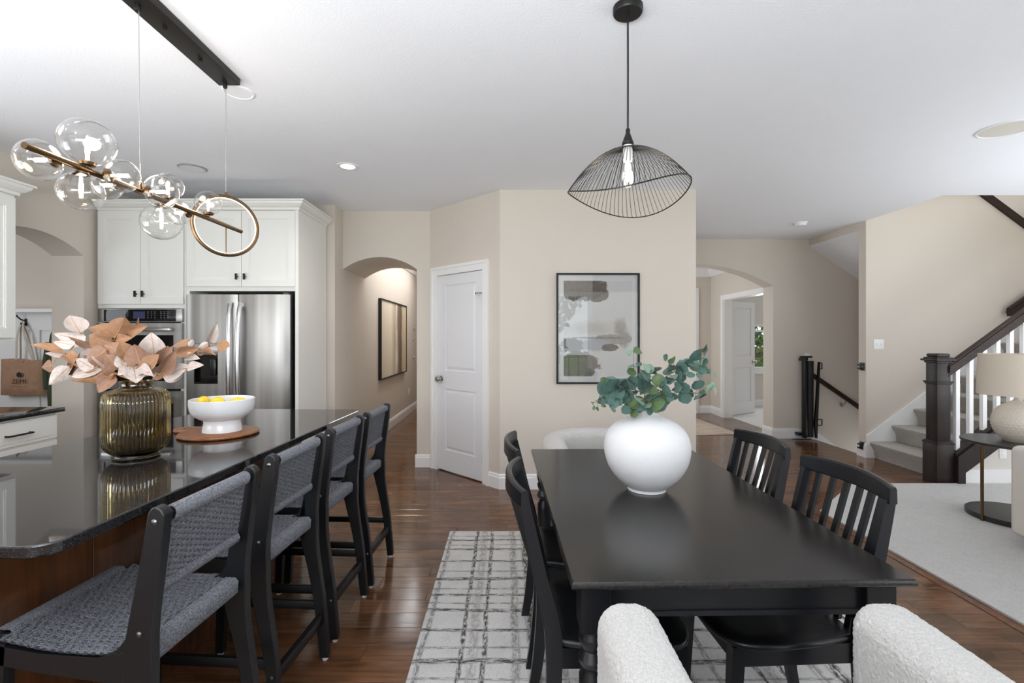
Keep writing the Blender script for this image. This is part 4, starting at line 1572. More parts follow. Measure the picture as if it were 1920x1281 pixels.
def rect(d):
    return [(d, d), (TW - d, d), (TW - d, TL - d), (d, TL - d)]


slab(b, [(rect(0.016), TH - 0.023), (rect(0.009), TH - 0.0222), (rect(0.003), TH - 0.019), (rect(0.0), TH - 0.0145), (rect(0.0006), TH - 0.008), (rect(0.003), TH - 0.003), (rect(0.006), TH)])
b.build('tabletop', 'table_wood', T, 38)
ap = MB()
for (lo, hi) in (((0.09, 0.055), (TW - 0.09, 0.077)), ((0.09, TL - 0.077), (TW - 0.09, TL - 0.055)), ((0.055, 0.09), (0.077, TL - 0.09)), ((TW - 0.077, 0.09), (TW - 0.055, TL - 0.09))):
    MB().box((lo[0], lo[1], 0.635), (hi[0], hi[1], TH - 0.023)).box((lo[0] - 0.006, lo[1] - 0.006, 0.622), (hi[0] + 0.006, hi[1] + 0.006, 0.636)).build('apron', 'chair_wood', T, 0)
leg = MB()
leg.rbox((-0.041, -0.041, 0.585), (0.041, 0.041, TH - 0.0235), 0.003, 1)
leg.lathe([(0.016, 0.0), (0.022, 0.01), (0.026, 0.05), (0.034, 0.25), (0.040, 0.40), (0.040, 0.45), (0.030, 0.465), (0.030, 0.475), (0.040, 0.485), (0.043, 0.50), (0.036, 0.515), (0.031, 0.525), (0.036, 0.535), (0.041, 0.55), (0.041, 0.562), (0.034, 0.573), (0.034, 0.586)], 28)
legm = leg.mesh('leg', 'chair_wood', 35)
for (x, y) in ((0.072, 0.072), (TW - 0.072, 0.072), (0.072, TL - 0.072), (TW - 0.072, TL - 0.072)):
    place('leg', legm, T, (x, y, 0))

# ================================================================ dining chairs (local +x towards the table)
def make_chair(label, loc, rz):
    t = thing('dining_chair', label, 'chair', loc, rz, 'black slat-back dining chairs')
    # seat: shield outline, rounded rim, slight saddle
    out = []
    half = [(0.545, 0.0), (0.542, 0.08), (0.53, 0.15), (0.50, 0.20), (0.45, 0.222), (0.36, 0.226), (0.22, 0.212), (0.12, 0.19), (0.09, 0.185), (0.088, 0.0)]
    sp = spline(half[:9], 4) + [(0.088, 0.0)]
    full = sp + [(x, -y) for x, y in sp[1:-1]][::-1]
    cxs = 0.31

    def scaled(d):
        res = []
        for x, y in full:
            L = math.hypot(x - cxs, y)
            res.append((x - (x - cxs) / L * d, y - y / L * d))
        return res
    b = MB()
    slab(b, [(scaled(0.012), 0.424), (scaled(0.002), 0.430), (scaled(0.0), 0.438), (scaled(0.004), 0.446), (scaled(0.012), 0.449), (scaled(0.07), 0.447), (scaled(0.14), 0.440)])
    b.build('seat', 'chair_wood', t, 50)
    post = [(0.002, 0.875, 0.03), (0.018, 0.80, 0.036), (0.05, 0.65, 0.043), (0.082, 0.52, 0.05), (0.092, 0.43, 0.052), (0.09, 0.30, 0.046), (0.072, 0.12, 0.04), (0.05, 0.0, 0.034)]
    for s in (-1, 1):
        y0, y1 = 0.182 * s, 0.207 * s
        MB().prism(plank_outline(post, 4), 'y', min(y0, y1), max(y0, y1)).build('rear_leg', 'chair_wood', t, 40)
        vs = []
        b = MB()
        for (z, h, xx) in ((0.0, 0.014, 0.505), (0.425, 0.021, 0.485)):
            vs += [(xx - h, 0.175 * s - h, z), (xx + h, 0.175 * s - h, z), (xx + h, 0.175 * s + h, z), (xx - h, 0.175 * s + h, z)]
        b.add(vs, [(3, 2, 1, 0), (4, 5, 6, 7), (0, 1, 5, 4), (1, 2, 6, 5), (2, 3, 7, 6), (3, 0, 4, 7)])
        b.build('front_leg', 'chair_wood', t, 0)
        MB().box((0.10, 0.182 * s - 0.009, 0.362), (0.475, 0.182 * s + 0.009, 0.425)).build('apron', 'chair_wood', t, 0)
    MB().box((0.474, -0.16, 0.362), (0.492, 0.16, 0.425)).build('apron', 'chair_wood', t, 0)
    # curved top rail
    n = 20
    b = MB()
    bow = lambda y: -0.045 * (1 - (y / 0.215) ** 2)
    ring = []
    for i in range(n + 1):
        y = -0.215 + 0.43 * i / n
        cx_ = bow(y) + 0.002
        zt = 0.922 + 0.008 * (1 - (y / 0.215) ** 2)
        prof = [(-0.012, 0.872), (-0.0105, zt - 0.008), (-0.006, zt - 0.001), (0.005, zt), (0.011, zt - 0.007), (0.014, 0.872), (0.012, 0.868), (-0.010, 0.868)]
        ring += [(cx_ + a, y, z) for a, z in prof]
    m_ = 8
    fs = [tuple(range(m_)), tuple(n * m_ + j for j in range(m_))[::-1]]
    for i in range(n):
        for j in range(m_):
            fs.append((i * m_ + (j + 1) % m_, i * m_ + j, (i + 1) * m_ + j, (i + 1) * m_ + (j + 1) % m_))
    b.add(ring, fs)
    b.build('top_rail', 'chair_wood', t, 25)
    for i in range(6):
        yt = -0.148 + 0.296 * i / 5
        yb = yt * 0.93
        xt, xb = bow(yt) + 0.003, 0.10 - 0.018 * (1 - (yb / 0.2) ** 2)
        b = MB()
        pts = [(xt, yt, 0.872), (xt + (xb - xt) * 0.36, yt * 0.98, 0.72), (xt + (xb - xt) * 0.78, yb, 0.55), (xb, yb, 0.444)]
        sp2 = spline(pts, 3)
        vs, fs = [], []
        for (x, y, z) in sp2:
            vs += [(x - 0.006, y - 0.0115, z), (x + 0.006, y - 0.0115, z), (x + 0.006, y + 0.0115, z), (x - 0.006, y + 0.0115, z)]
        for q in range(len(sp2) - 1):
            for j in range(4):
                fs.append((q * 4 + (j + 1) % 4, q * 4 + j, (q + 1) * 4 + j, (q + 1) * 4 + (j + 1) % 4)[::-1])
        b.add(vs, fs)
        b.build('slat', 'chair_wood', t, 30)
    return t


ch = make_chair('near black slat-back chair on the stool side of the dining table', (0.05, 1.70, 0), math.radians(1))
dup(ch, (0.042, 2.235, 0), math.radians(1), 'far black slat-back chair on the stool side of the dining table')
dup(ch, (1.197, 1.735, 0), PI + math.radians(3), 'near black slat-back chair on the staircase side of the dining table')
dup(ch, (1.187, 2.285, 0), PI + math.radians(2.5), 'far black slat-back chair on the staircase side of the dining table')

# ================================================================ boucle barrel chairs
def make_barrel(label, loc, rz):
    t = thing('barrel_chair', label, 'armchair', loc, rz, 'white boucle barrel chairs')
    Rm, half, zt, zb = 0.315, 0.076, 0.735, 0.12
    path = []
    for i in range(13):
        path.append((Rm, 0.315 - 0.315 * i / 12))
    for i in range(1, 33):
        a = -PI * i / 32
        path.append((Rm * math.cos(a), Rm * math.sin(a)))
    for i in range(1, 13):
        path.append((-Rm, 0.315 * i / 12))
    sec = []
    rr = 0.058
    for (sx_, zc, a0) in ((1, zb + 0.03, -90), (1, zt - rr, 0), (-1, zt - rr, 90), (-1, zb + 0.03, 180)):
        q = rr if zc > 0.4 else 0.03
        for j in range(7):
            a = math.radians(a0 + 90 * j / 6)
            sec.append((sx_ * (half - q) + q * math.cos(a), zc + q * math.sin(a)))
    # add points along the flat sides
    dense = []
    for i in range(len(sec)):
        a, c = sec[i], sec[(i + 1) % len(sec)]
        L = math.hypot(c[0] - a[0], c[1] - a[1])
        k_ = max(1, int(L / 0.03))
        for j in range(k_):
            dense.append((a[0] + (c[0] - a[0]) * j / k_, a[1] + (c[1] - a[1]) * j / k_))
    sec = dense
    n = len(sec)
    vs, fs, stations = [], [], []
    k_ = len(path)
    pts = [Vector((*p, 0)) for p in path]
    ends = []
    for e in range(7):                       # rounded arm fronts
        ph = PI / 2 * e / 6
        ends.append((0.06 * math.sin(ph), math.cos(ph)))
    def add_ring(p, tdir, dx, inset):
        nn = Vector((tdir.y, -tdir.x, 0))
        ctr = (zt + zb) / 2
        for (o_, z) in sec:
            sx = 1 - inset * 0.058 / half
            zz = ctr + (z - ctr) * (1 - inset * 0.05 / (zt - zb) * 2)
            vs.append(p + nn * (o_ * sx) + tdir * dx + Vector((0, 0, zz)))
    d0 = Vector((0, -1, 0))
    for e in range(6, 0, -1):
        ph = PI / 2 * e / 6
        add_ring(pts[0], d0, -0.058 * math.sin(ph), 1 - math.cos(ph))
    for i, p in enumerate(pts):
        a, c = pts[max(i - 1, 0)], pts[min(i + 1, k_ - 1)]
        add_ring(p, (c - a).normalized(), 0, 0)
    d1_ = Vector((0, 1, 0))
    for e in range(1, 7):
        ph = PI / 2 * e / 6
        add_ring(pts[-1], d1_, 0.058 * math.sin(ph), 1 - math.cos(ph))
    K = len(vs) // n
    for i in range(K - 1):
        for j in range(n):
            fs.append((i * n + j, i * n + (j + 1) % n, (i + 1) * n + (j + 1) % n, (i + 1) * n + j))
    fs += [tuple(range(n))[::-1], tuple((K - 1) * n + j for j in range(n))]
    b = MB()
    b.add(vs, fs)
    o = b.build('back_and_arms', 'boucle', t, 80)
    ss = o.modifiers.new('fine', 'SUBSURF')
    ss.levels = ss.render_levels = 3
    ss.subdivision_type = 'SIMPLE'
    tx = bpy.data.textures.new('boucle_loops', 'CLOUDS')
    tx.noise_scale = 0.007
    tx.noise_depth = 1
    dm = o.modifiers.new('loops', 'DISPLACE')
    dm.texture = tx
    dm.strength = 0.006
    dm.mid_level = 0.5
    # seat cushion
    sv = []
    seat_out = [(0.236 * math.cos(a), 0.236 * math.sin(a)) for a in [PI + PI * i / 24 for i in range(25)]] + [(0.236, 0.34), (0.2, 0.37), (-0.2, 0.37), (-0.236, 0.34)]
    def sc_(d):
        return [(x * (1 - d / 0.236), (y - 0.07) * (1 - d / 0.3) + 0.07) for x, y in seat_out]
    b = MB()
    slab(b, [(sc_(0.03), 0.14), (sc_(0.0), 0.17), (sc_(0.0), 0.40), (sc_(0.012), 0.43), (sc_(0.05), 0.447)])
    b.build('seat_cushion', 'boucle', t, 40)
    for (x, y) in ((0.26, 0.26), (-0.26, 0.26), (0.2, -0.2), (-0.2, -0.2)):
        b = MB().lathe([(0.014, 0.0), (0.022, 0.15)], 14, c=(x, y, 0))
        b.build('foot', 'stool_wood', t)
    return t


bar = make_barrel('white boucle barrel chair at the camera end of the table', (0.612, 0.865, 0), 0.0)
dup(bar, (0.625, 3.215, 0), PI, 'white boucle barrel chair at the far end of the table by the wall')

# ================================================================ rugs
rg = thing('dining_rug', 'grey white plaid rug with broken dark lines under the dining table', 'rug', (-0.405, 0.3, 0))
b = MB().rbox((0.0, 0.0, 0.0), (2.09, 3.18, 0.009), 0.004, 2)
b.build('pile', 'rug', rg)
b = MB()
frng = random.Random(2)
for i in range(190):
    x = 0.01 + 2.07 * i / 189
    b.tube([(x, 3.178, 0.004), (x + frng.uniform(-0.004, 0.004), 3.192, 0.003)], 0.003, 4)
b.build('edge_fringe', 'canvas_strap', rg, 0, kind='stuff')
fg = MB().rbox((-0.95, -0.95, 0.0), (0.95, 0.95, 0.009), 0.004, 2).build('foyer_rug', 'foyer_rug')
fg.location = (2.32, 7.84, 0)
fg.rotation_euler = (0, 0, math.radians(4))
tag(fg, 'brown and cream striped woven rug on the foyer floor beyond the arch', 'rug')
# ================================================================ pendant over the table
PX, PY = 0.4966, 2.0
pd = thing('pendant_lamp', 'black wire dome pendant lamp with wavy rim over the dining table', 'lamp', (PX, PY, 0))
MB().lathe([(0.0001, CEIL - 0.028), (0.056, CEIL - 0.028), (0.060, CEIL - 0.022), (0.060, CEIL)], 32).build('canopy', 'black_metal', pd)
MB().tube([(0, 0, CEIL - 0.028), (0.0005, 0, 2.5), (0, 0, 2.235)], 0.0042, 8).build('cord', 'black_plastic', pd)
MB().lathe([(0.006, 2.245), (0.009, 2.24), (0.009, 2.225), (0.013, 2.215), (0.020, 2.195), (0.021, 2.19), (0.0235, 2.188), (0.0235, 2.178), (0.021, 2.175)], 24).build('socket_cap', 'black_metal', pd)
MB().lathe([(0.0195, 2.178), (0.0195, 2.115), (0.017, 2.110)], 20).build('socket', 'socket_white', pd)
MB().lathe([(0.012, 2.112), (0.016, 2.10), (0.026, 2.07), (0.030, 2.045), (0.028, 2.025), (0.018, 2.008), (0.0001, 2.002)], 24).build('bulb', 'globe_glass', pd)
MB().lathe([(0.009, 2.105), (0.012, 2.09), (0.013, 2.045), (0.009, 2.03), (0.0001, 2.026)], 16).build('filament', 'bulb_big', pd)
RS = 0.2442
zrim = lambda th: 1.9698 + 0.0204 * math.cos(2 * th) - 0.029 * math.sin(2 * th) + 0.0034 * math.cos(th)
b = MB()
NW = 76
for i in range(NW):
    th = 2 * PI * i / NW
    zr_ = zrim(th)
    pts = []
    for j in range(15):
        u = j / 14
        rr_ = 0.022 + (RS - 0.022) * math.sin(u * PI / 2) ** 0.95
        z = 2.166 - (2.166 - zr_) * (rr_ / RS) ** 2.1
        tw = th + 0.10 * (1 - u)
        pts.append((rr_ * math.cos(tw), rr_ * math.sin(tw), z))
    b.tube(pts, 0.00115, 4, caps=False)
b.build('wire_shade', 'black_metal', pd, 60, kind='stuff')
b = MB()
b.tube([(RS * math.cos(2 * PI * i / 96), RS * math.sin(2 * PI * i / 96), zrim(2 * PI * i / 96)) for i in range(96)], 0.0026, 6, closed=True)
b.tube([(0.022 * math.cos(2 * PI * i / 24), 0.022 * math.sin(2 * PI * i / 24), 2.166) for i in range(24)], 0.003, 6, closed=True)
b.build('shade_rim', 'black_metal', pd)
point('pendant_glow', (PX, PY, 2.06), 1.6, r=0.03)

# ================================================================ chandelier over the island
HX = -1.45
HZ = 1.967
cd = thing('globe_chandelier', 'brass bar chandelier with clear glass globes and a lit ring above the island', 'chandelier', (HX, 1.95, 0))
MB().rbox((-0.056, -0.70, CEIL - 0.036), (0.056, 0.605, CEIL), 0.003).build('ceiling_plate', 'bronze_dark', cd)
for y in (-0.02, 0.58):
    MB().lathe([(0.009, CEIL - 0.062), (0.011, CEIL - 0.055), (0.011, CEIL - 0.036)], 12, c=(-0.01, y, 0)).build('cable_grip', 'black_metal', cd)
for y in (0.12, 0.36):
    MB().lathe([(0.008, CEIL - 0.046), (0.008, CEIL - 0.036)], 12, c=(0, y, 0)).build('plate_screw', 'black_metal', cd)
MB().tube([(-0.005, -0.02, CEIL - 0.04), (0, -0.02, HZ + 0.03)], 0.0016, 6).build('suspension_cable', 'chrome', cd)
MB().tube([(-0.005, 0.58, CEIL - 0.04), (-0.005, 0.58, 2.14)], 0.0016, 6).build('suspension_cable', 'chrome', cd)
b = MB()
b.tube([(0, -0.484, HZ), (0, 0.714, HZ)], 0.0105, 14)
b.lathe([(0.009, HZ), (0.009, HZ + 0.035), (0.004, HZ + 0.04)], 12, c=(0, -0.02, 0))
b.build('bar', 'brass', cd)
# ring with the light strip
al = math.radians(45)
RR = 0.152
rc = Vector((-0.005, 0.58, 1.968))


def ringpts(rad, n=72, off=0.0):
    return [rc + Vector((math.cos(al), math.sin(al), 0)) * (rad * math.cos(2 * PI * i / n)) + Vector((0, 0, rad * math.sin(2 * PI * i / n))) for i in range(n)]


b = MB()
b.tube(ringpts(RR), 0.009, 10, closed=True)
b.lathe([(0.006, 2.118), (0.006, 2.142)], 10, c=(-0.005, 0.58, 0))
b.tube([rc + Vector((0, 0, 0.0)), rc + Vector((0, 0, -RR))], 0.003, 8)
rg_ = b.build('ring', 'brass', cd)
b = MB()
b.tube(ringpts(RR - 0.0075), 0.0045, 6, closed=True)
b.build('light_strip', 'led', rg_)
# (direction, y along the bar, distance of the centre from the bar, globe radius)
GL = [('l', -0.36, 0.075, 0.066), ('u', -0.262, 0.098, 0.084), ('d', -0.287, 0.080, 0.068), ('l', -0.095, 0.068, 0.053), ('r', -0.205, 0.075, 0.057),
      ('r', -0.013, 0.080, 0.063), ('u', 0.139, 0.070, 0.060), ('d', 0.10, 0.094, 0.077), ('l', 0.31, 0.070, 0.055), ('u', 0.423, 0.076, 0.060)]
DIR = {'l': Vector((-1, 0, 0)), 'r': Vector((1, 0, 0)), 'u': Vector((0, 0, 1)), 'd': Vector((0, 0, -1))}
for k_, (d, y, dist, r_) in enumerate(GL):
    dv = DIR[d]
    base = Vector((0, y, HZ))
    R = Matrix.Translation(base) @ Vector((0, 0, 1)).rotation_difference(dv).to_matrix().to_4x4()
    cap = 0.021 if r_ < 0.07 else 0.024
    zc = dist - r_
    arm = MB()
    arm.lathe([(0.005, 0.0), (0.005, max(zc, 0.012)), (cap, max(zc, 0.012) + 0.003), (cap * 1.15, max(zc, 0.012) + 0.012), (cap * 0.5, max(zc, 0.012) + 0.018)], 18, M=R)
    a_ = arm.build('socket', 'brass', cd)
    g_ = MB()
    # egg-shaped globe, opening at the socket
    t0 = math.asin(min(0.95, cap * 0.9 / r_))
    prof = []
    for i in range(19):
        t = t0 + (PI - t0) * i / 18
        prof.append((max(1e-5, r_ * math.sin(t)), dist - r_ * math.cos(t) * 0.94))
    g_.lathe(prof, 36, M=R, caps=False)
    gg = g_.build('glass_globe', 'globe_glass', cd, 80)
    z0 = max(zc, 0.012) + 0.018
    ln = min(0.062, r_ * 1.05)
    g_ = MB()
    g_.lathe([(0.0062, z0), (0.0062, z0 + ln * 0.35)], 12, M=R)
    g_.build('bulb_base', 'socket_white', gg)
    g_ = MB()
    g_.lathe([(0.006, z0 + ln * 0.35), (0.0068, z0 + ln * 0.5), (0.0068, z0 + ln * 0.9), (0.0001, z0 + ln)], 12, M=R)
    g_.build('bulb', 'bulb', gg)
for y in (-0.3, 0.0, 0.35):
    point('chandelier_glow', (HX, 1.95 + y, HZ + 0.09), 2.2, r=0.05)

# ================================================================ amber vase and its leafy branches
vx, vy = -1.475, 1.945
VZ = 0.914
av = thing('ribbed_vase', 'large ribbed amber glass vase holding tan leaves on the island', 'vase', (vx, vy, VZ))
outer = [(0.070, 0.0), (0.079, 0.004), (0.080, 0.010), (0.076, 0.016), (0.084, 0.021), (0.100, 0.034), (0.110, 0.052), (0.1135, 0.075), (0.1135, 0.225), (0.110, 0.245), (0.099, 0.261), (0.083, 0.269), (0.066, 0.272), (0.057, 0.276), (0.054, 0.285), (0.056, 0.302)]
inner = [(0.052, 0.302), (0.050, 0.285), (0.053, 0.27), (0.080, 0.262), (0.097, 0.252), (0.105, 0.235), (0.106, 0.220), (0.106, 0.08), (0.102, 0.055), (0.090, 0.036), (0.06, 0.024), (0.0001, 0.02)]
b = MB()
n_ = 52 * 6
vs, fs = [], []
for (r_, z) in outer:
    k_ = 0.0 if z < 0.018 or z > 0.272 else 1.0
    for j in range(n_):
        th = 2 * PI * j / n_
        rr_ = r_ * (1 - 0.03 * k_ * (1 - abs(math.sin(th * 26))))
        vs.append((rr_ * math.cos(th), rr_ * math.sin(th), z))
m_ = len(outer)
for (r_, z) in inner:
    for j in range(n_):
        th = 2 * PI * j / n_
        vs.append((r_ * math.cos(th), r_ * math.sin(th), z))
tot = m_ + len(inner)
for i in range(tot - 1):
    for j in range(n_):
        fs.append((i * n_ + j, i * n_ + (j + 1) % n_, (i + 1) * n_ + (j + 1) % n_, (i + 1) * n_ + j))
fs.append(tuple(range(n_))[::-1])
b.add(vs, fs)
b.build('glass_body', 'amber_glass', av, 60)


def leaf_mesh(name, mat, kind, cup, seed):
    """unit leaf: base at the origin, tip at y=1, width 1"""
    rr_ = random.Random(seed)
    nl, nw = 8, 4
    b = MB()
    vs, fs = [], []
    for i in range(nl + 1):
        u = i / nl
        if kind == 'round':
            w = math.sqrt(max(0.0, 1 - (2 * u - 1) ** 2)) * 0.5
            w = max(w, 0.03)
        else:
            w = 0.5 * (math.sin(PI * u ** 0.72) ** 0.8) * (1 - 0.12 * u)
            w = max(w, 0.012)
        for j in range(-nw // 2, nw // 2 + 1):
            s = j / (nw / 2)
            x = w * s
            z = cup * (abs(s) ** 1.4) * w * 1.2 - cup * 0.5 * (u - 0.4) ** 2 + 0.02 * math.sin(7 * u + 3 * s + seed)
            vs.append((x, u, z))
    q = nw + 1
    for i in range(nl):
        for j in range(nw):
            fs.append((i * q + j, i * q + j + 1, (i + 1) * q + j + 1, (i + 1) * q + j))
    b.add(vs, fs)
    nf = len(fs)
    if kind != 'round':
        rib = []
        for i in range(nl + 1):
            u = i / nl
            zc = -cup * 0.5 * (u - 0.4) ** 2 + 0.02 * math.sin(7 * u + seed)
            h_ = 0.022 * (1 - 0.8 * u)
            rib += [(-h_, u, zc + 0.006), (h_, u, zc + 0.006), (h_, u, zc - 0.006), (-h_, u, zc - 0.006)]
        b.add(rib, [(i * 4 + a_, i * 4 + (a_ + 1) % 4, i * 4 + 4 + (a_ + 1) % 4, i * 4 + 4 + a_) for i in range(nl) for a_ in range(4)])
    me = b.mesh(name, mat, 80)
    me.materials.append(MAT['leaf_rib'])
    for p_ in me.polygons[nf:]:
        p_.material_index = 1
    return me


def put_leaf(parent, mesh, base, tip, width, normal_hint, name='leaf'):
    """leaf object from base to tip (local to parent), facing normal_hint"""
    d = tip - base
    L = d.length
    yv = d.normalized()
    nv = (normal_hint - yv * normal_hint.dot(yv)).normalized()
    xv = yv.cross(nv)
    M = Matrix((xv, yv, nv)).transposed().to_4x4()
    o = bpy.data.objects.new(name, mesh)
    C.objects.link(o)
    o.parent = parent
    o.matrix_basis = Matrix.Translation(base) @ M @ Matrix.Diagonal((width, L, max(width, L) * 0.9, 1))
    return o


ov_m = {}
for mt in ('leaf_tan', 'leaf_pale', 'leaf_rose'):
    ov_m[mt] = [leaf_mesh('leaf', mt, 'ovate', c_, i + 1) for i, c_ in enumerate((0.25, 0.45, -0.2))]
rd_m = {}
for mt in ('euc_teal', 'euc_light', 'euc_green'):
    rd_m[mt] = [leaf_mesh('leaf', mt, 'round', c_, i + 5) for i, c_ in enumerate((0.15, 0.35, -0.2))]

T_, Q_, R_ = 'leaf_tan', 'leaf_pale', 'leaf_rose'
# each branch: label, depth, stem way-points (px,py), leaves (base px,py, tip px,py, width px, colour)
BR = [
    ('branch of tan leaves in the amber vase, reaching farthest left', 1.91, [(150, 690), (122, 664), (100, 655)],
     [(120, 662, 57, 645, 17, T_), (122, 665, 157, 692, 20, T_), (140, 647, 100, 641, 20, Q_), (98, 685, 79, 689, 24, R_), (130, 687, 92, 722, 27, Q_), (128, 704, 150, 664, 9, R_), (118, 668, 84, 662, 10, Q_), (150, 676, 126, 690, 16, R_)]),
    ('branch with two whitish leaves rising upper left from the amber vase', 2.02, [(185, 670), (160, 640), (150, 622)],
     [(150, 624, 131, 590, 36, Q_), (160, 641, 102, 626, 28, Q_), (182, 655, 128, 632, 14, R_), (180, 660, 150, 664, 16, Q_)]),
    ('branch of large tan leaves at the top of the amber vase arrangement', 2.03, [(230, 680), (212, 650), (216, 632)],
     [(217, 632, 165, 611, 34, T_), (207, 645, 167, 628, 44, T_), (214, 634, 237, 595, 40, T_), (234, 632, 274, 611, 27, T_), (216, 640, 246, 634, 22, T_), (257, 612, 260, 596, 5, T_), (210, 640, 178, 655, 26, T_)]),
    ('branch of rosy brown leaves at the front middle of the amber vase', 1.84, [(252, 700), (235, 690), (215, 668)],
     [(200, 656, 157, 684, 36, R_), (195, 647, 251, 669, 27, R_), (264, 684, 251, 646, 42, R_), (250, 685, 256, 717, 47, Q_), (250, 685, 220, 703, 22, Q_), (260, 688, 286, 704, 20, Q_), (232, 690, 222, 664, 22, Q_), (238, 684, 268, 668, 26, R_), (300, 702, 330, 657, 26, R_), (240, 672, 226, 640, 30, T_), (225, 692, 198, 664, 30, R_), (272, 692, 297, 664, 30, T_), (175, 692, 142, 672, 22, Q_), (262, 700, 290, 690, 20, T_), (215, 695, 190, 700, 18, R_)]),
    ('branch with an upright pink leaf right of the middle of the amber vase', 2.02, [(275, 700), (288, 680), (290, 665)],
     [(290, 668, 283, 624, 44, Q_), (295, 682, 315, 650, 30, R_), (305, 680, 322, 650, 28, R_), (280, 690, 262, 664, 22, R_)]),
    ('branch of small leaves in the amber vase, reaching right before the refrigerator', 1.97, [(290, 700), (330, 670), (372, 655), (409, 646)],
     [(389, 644, 408, 606, 17, Q_), (408, 646, 431, 650, 24, T_), (371, 655, 326, 666, 19, T_), (354, 637, 323, 650, 15, T_), (371, 667, 393, 645, 10, R_), (373, 661, 404, 664, 13, T_), (372, 652, 392, 643, 13, Q_), (347, 671, 374, 672, 17, Q_), (356, 650, 362, 636, 10, Q_)]),
    ('branch of pale leaves low at the right of the amber vase', 1.88, [(275, 705), (300, 705), (315, 700)],
     [(308, 706, 353, 684, 32, Q_), (306, 708, 344, 704, 22, Q_), (350, 691, 381, 684, 19, Q_), (286, 711, 313, 699, 11, R_), (282, 704, 300, 688, 16, Q_)]),
    ('branch of tan leaves drooping at the lower left of the amber vase', 1.85, [(245, 712), (222, 704), (200, 697)],
     [(215, 702, 136, 714, 22, T_), (216, 704, 183, 736, 32, R_), (192, 693, 131, 706, 22, Q_), (196, 692, 160, 699, 14, T_), (205, 690, 172, 668, 20, Q_)]),
]
lr = random.Random(4)
mouth = Vector((vx, vy, VZ + 0.29))
for bi, (lab, Y, way, leaves) in enumerate(BR):
    root = thing('leaf_branch', lab, 'branch', (vx, vy, VZ + 0.03), 0, 'leafy branches in the amber vase')
    O = Vector((vx, vy, VZ + 0.03))
    ang = 2 * PI * bi / 8
    pts = [Vector((0.05 * math.cos(ang), 0.05 * math.sin(ang), 0.0)), mouth - O + Vector((0.025 * math.cos(ang), 0.025 * math.sin(ang), 0))]
    for (px, py) in way:
        pts.append(P(px, py, Y + 0.02) - O)
    sp = [Vector(p) for p in spline([tuple(p) for p in pts], 6)]
    b = MB()
    b.tube(sp, [0.0034 * (1 - 0.5 * i / len(sp)) for i in range(len(sp))], 6)
    lv = []
    for (x0_, y0_, x1_, y1_, w, mt) in leaves:
        dy0, dy1 = lr.uniform(-0.012, 0.012), lr.uniform(-0.045, 0.02)
        base = P(x0_, y0_, Y + dy0) - O
        tip = P(x1_, y1_, Y + dy1) - O
        near = min(sp[6:], key=lambda q: (q - base).length)
        if (near - base).length > 0.004:
            mid = (near + base) / 2 + Vector((0, 0, 0.004))
            b.tube([near, mid, base], 0.0016, 5)
        lv.append((base, tip, w * Y / F, mt))
    b.build('stem', 'twig_gold', root)
    for (base, tip, w, mt) in lv:
        view = (Vector((0, 0, EYE)) - (base + O)).normalized()
        nh = view + Vector((lr.uniform(-0.45, 0.45), lr.uniform(-0.2, 0.2), lr.uniform(-0.1, 0.7)))
        put_leaf(root, lr.choice(ov_m[mt]), base, tip, w * 1.08, nh)

# ================================================================ round board, pedestal bowl, lemons
bx, by = -1.407, 2.39
cb = thing('serving_board', 'round wooden board with looped handle under the white bowl', 'board', (bx, by, VZ), math.radians(-4))
MB().lathe([(0.167, 0.0), (0.175, 0.004), (0.177, 0.009), (0.175, 0.014), (0.169, 0.017), (0.0001, 0.017)], 56).build('disc', 'board_wood', cb, 30)
b = MB()
no = 40
vs, fs = [], []
for (ra, rb, z) in ((0.098, 0.060, 0.002), (0.102, 0.064, 0.008), (0.098, 0.060, 0.0165), (0.062, 0.024, 0.0165), (0.058, 0.020, 0.008), (0.062, 0.024, 0.002)):
    for j in range(no):
        th = 2 * PI * j / no
        vs.append((-0.182 + ra * 0.88 * math.cos(th), 0.055 + rb * 0.95 * math.sin(th), z))
for i in range(6):
    for j in range(no):
        i2 = (i + 1) % 6
        fs.append((i * no + j, i * no + (j + 1) % no, i2 * no + (j + 1) % no, i2 * no + j))
b.add(vs, fs)
b.build('handle', 'board_wood', cb, 40)
pb = MB().lathe([(0.0001, 0.004), (0.078, 0.004), (0.080, 0.0), (0.087, 0.0), (0.087, 0.008), (0.083, 0.03), (0.080, 0.046), (0.083, 0.056), (0.100, 0.064), (0.124, 0.080), (0.138, 0.102), (0.1435, 0.13), (0.1435, 0.156), (0.1405, 0.158), (0.1375, 0.155), (0.136, 0.125), (0.126, 0.098), (0.10, 0.080), (0.05, 0.072), (0.0001, 0.071)], 64, caps=False).build('pedestal_bowl', 'porcelain', None, 30)
pb.location = (-1.398, 2.40, VZ + 0.017)
tag(pb, 'white footed ceramic bowl of lemons on the round wooden board', 'bowl')
zb = VZ + 0.017
lm = MB().lathe([(0.0001, -0.043), (0.004, -0.042), (0.007, -0.037), (0.018, -0.031), (0.027, -0.016), (0.030, 0.0), (0.027, 0.016), (0.018, 0.031), (0.007, 0.037), (0.004, 0.042), (0.0001, 0.043)], 24).mesh('lemon', 'lemon', 60)
